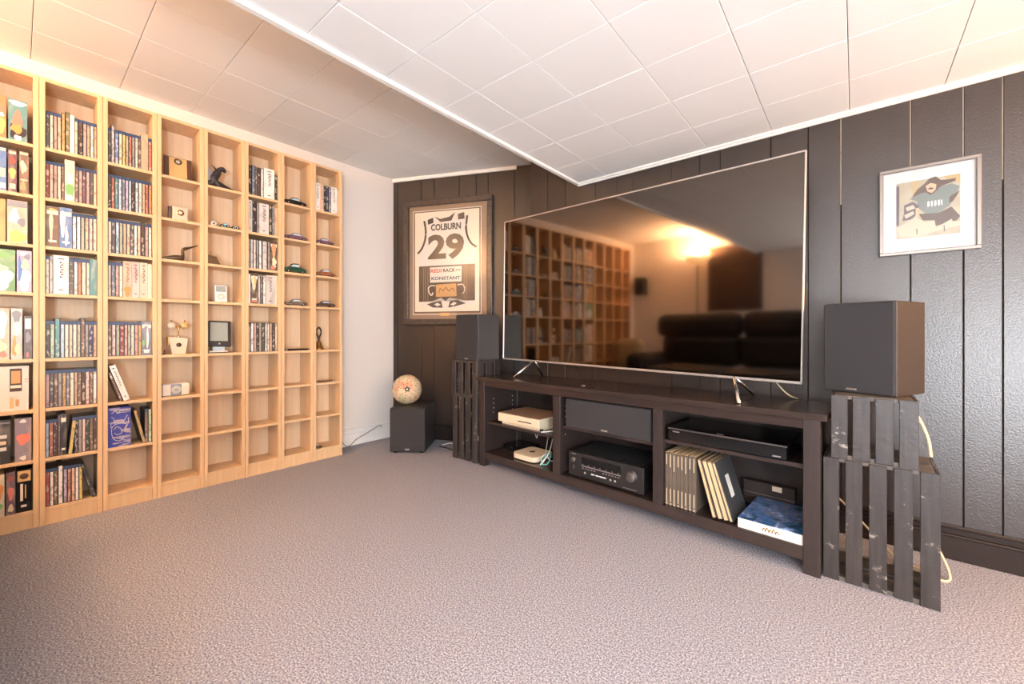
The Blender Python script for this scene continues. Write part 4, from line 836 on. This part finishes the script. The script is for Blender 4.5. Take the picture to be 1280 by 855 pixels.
pp([(225,420),(300,400),(350,440),(335,500),(290,540),(210,545),(225,480)],'p_mauve','mask',3); pp([(238,440),(300,425),(318,455),(250,470)],'p_pad','mask_stripe',4); pp([(225,500),(300,475),(310,500),(240,530)],'p_pad','mask_stripe',4)
pp([(585,400),(660,365),(640,400),(610,440),(580,450)],'p_brown','glove',3)
pp([(160,600),(250,560),(320,520),(350,545),(400,580),(470,570),(480,630),(600,575),(610,595),(665,600),(665,630),(470,660),(330,685),(200,670)],'p_pad','leg_pads',4)
pp([(320,455),(345,455),(345,520),(320,540)],'p_skin','hand',5)
for i,(a_,b_) in enumerate(((412,432),(440,458),(466,486),(494,514),(520,532))): pp([(a_,420),(b_-4,412),(b_,450),(a_+4,462)],'art_white','chest_letter',6)
for x_ in(325,540): pp([(x_,620),(x_+8,620),(x_+10,665),(x_+2,665)],'p_mauve','pad_line',5)
B('glass',(.013,-.0165,.013),(FW2-.013,-.0158,FH2-.013),'picture_glass',t)

# ------------------------------------------------------------ what the television reflects: the seating side of the room
t=thing('sofa','dark three seat recliner sofa facing the television','sofa',(.17,-3.27,0))
SW=2.05
B('base',(.0,.06,.06),(SW,.80,.34),'sofa',t,.03)
for i in range(2): B('seat_cushion',(.22+i*.805,.22,.34),(.22+(i+1)*.805-.01,.86,.50),'sofa',t,.05)
for i in range(2):
    B('back_cushion',(.14+i*.885,.0,.50),(.14+(i+1)*.885-.01,.26,.84),'sofa',t,.07); B('head_cushion',(.05+i*.98,-.02,.82),(.05+(i+1)*.98-.01,.24,1.10),'sofa',t,.09)
for x_ in(0,SW-.22): B('arm',(x_,.06,.30),(x_+.22,.86,.64),'sofa',t,.08)
for x_ in(.08,SW-.12):
    for y_ in(.12,.74): MB().cyl((x_,y_,0),.02,.062,'rubber').obj('foot',t)
t=thing('armchair','small round backed beige chair left of the dark sofa','armchair',(-.23,-2.92,0))
B('seat',(0,.0,.12),(.36,.5,.42),'beige_fabric',t,.05); B('backrest',(.0,-.06,.40),(.36,.10,.80),'beige_fabric',t,.07)
for x_ in(.05,.31):
    for y_ in(.06,.44): MB().cyl((x_,y_,0),.018,.13,'wood_dark').obj('leg',t)
t=thing('floor_lamp','tall lit uplighter floor lamp, seen reflected in the television','floor lamp',(.56,-3.47,0))
LX,LY=t.location.x,t.location.y
MB().lathe([(.11,0),(.11,.015),(.02,.03)],'pewter',28).obj('base',t); MB().cyl((0,0,.03),.011,1.71,'pewter').obj('pole',t)
MB().lathe([(.02,1.73),(.08,1.75),(.135,1.795),(.150,1.835),(.146,1.835),(.13,1.798),(.078,1.756),(.0,1.75)],'lamp_bowl',32).obj('bowl',t)
light('floor_lamp_bulb','POINT',(LX,LY,1.815),104,(1,.64,.34),.05)
t=thing('wall_hanging','dark brown textile hanging on the rear wall behind the sofa','wall hanging',(.62,YB,1.15)); B('cloth',(0,0,0),(.62,.02,.80),'curtain',t,.004)
for i in range(5): B('cloth_rib',(0,.02,.1+i*.15),(.62,.026,.11+i*.15),'curtain',t)
t=thing('wall_speaker','small black box speaker high on the rear wall','speaker',(-.36,YB,1.42)); B('cabinet',(0,0,0),(.14,.13,.24),'speaker_vinyl',t,.004); B('grille',(.004,.13,.004),(.136,.136,.236),'grille',t)
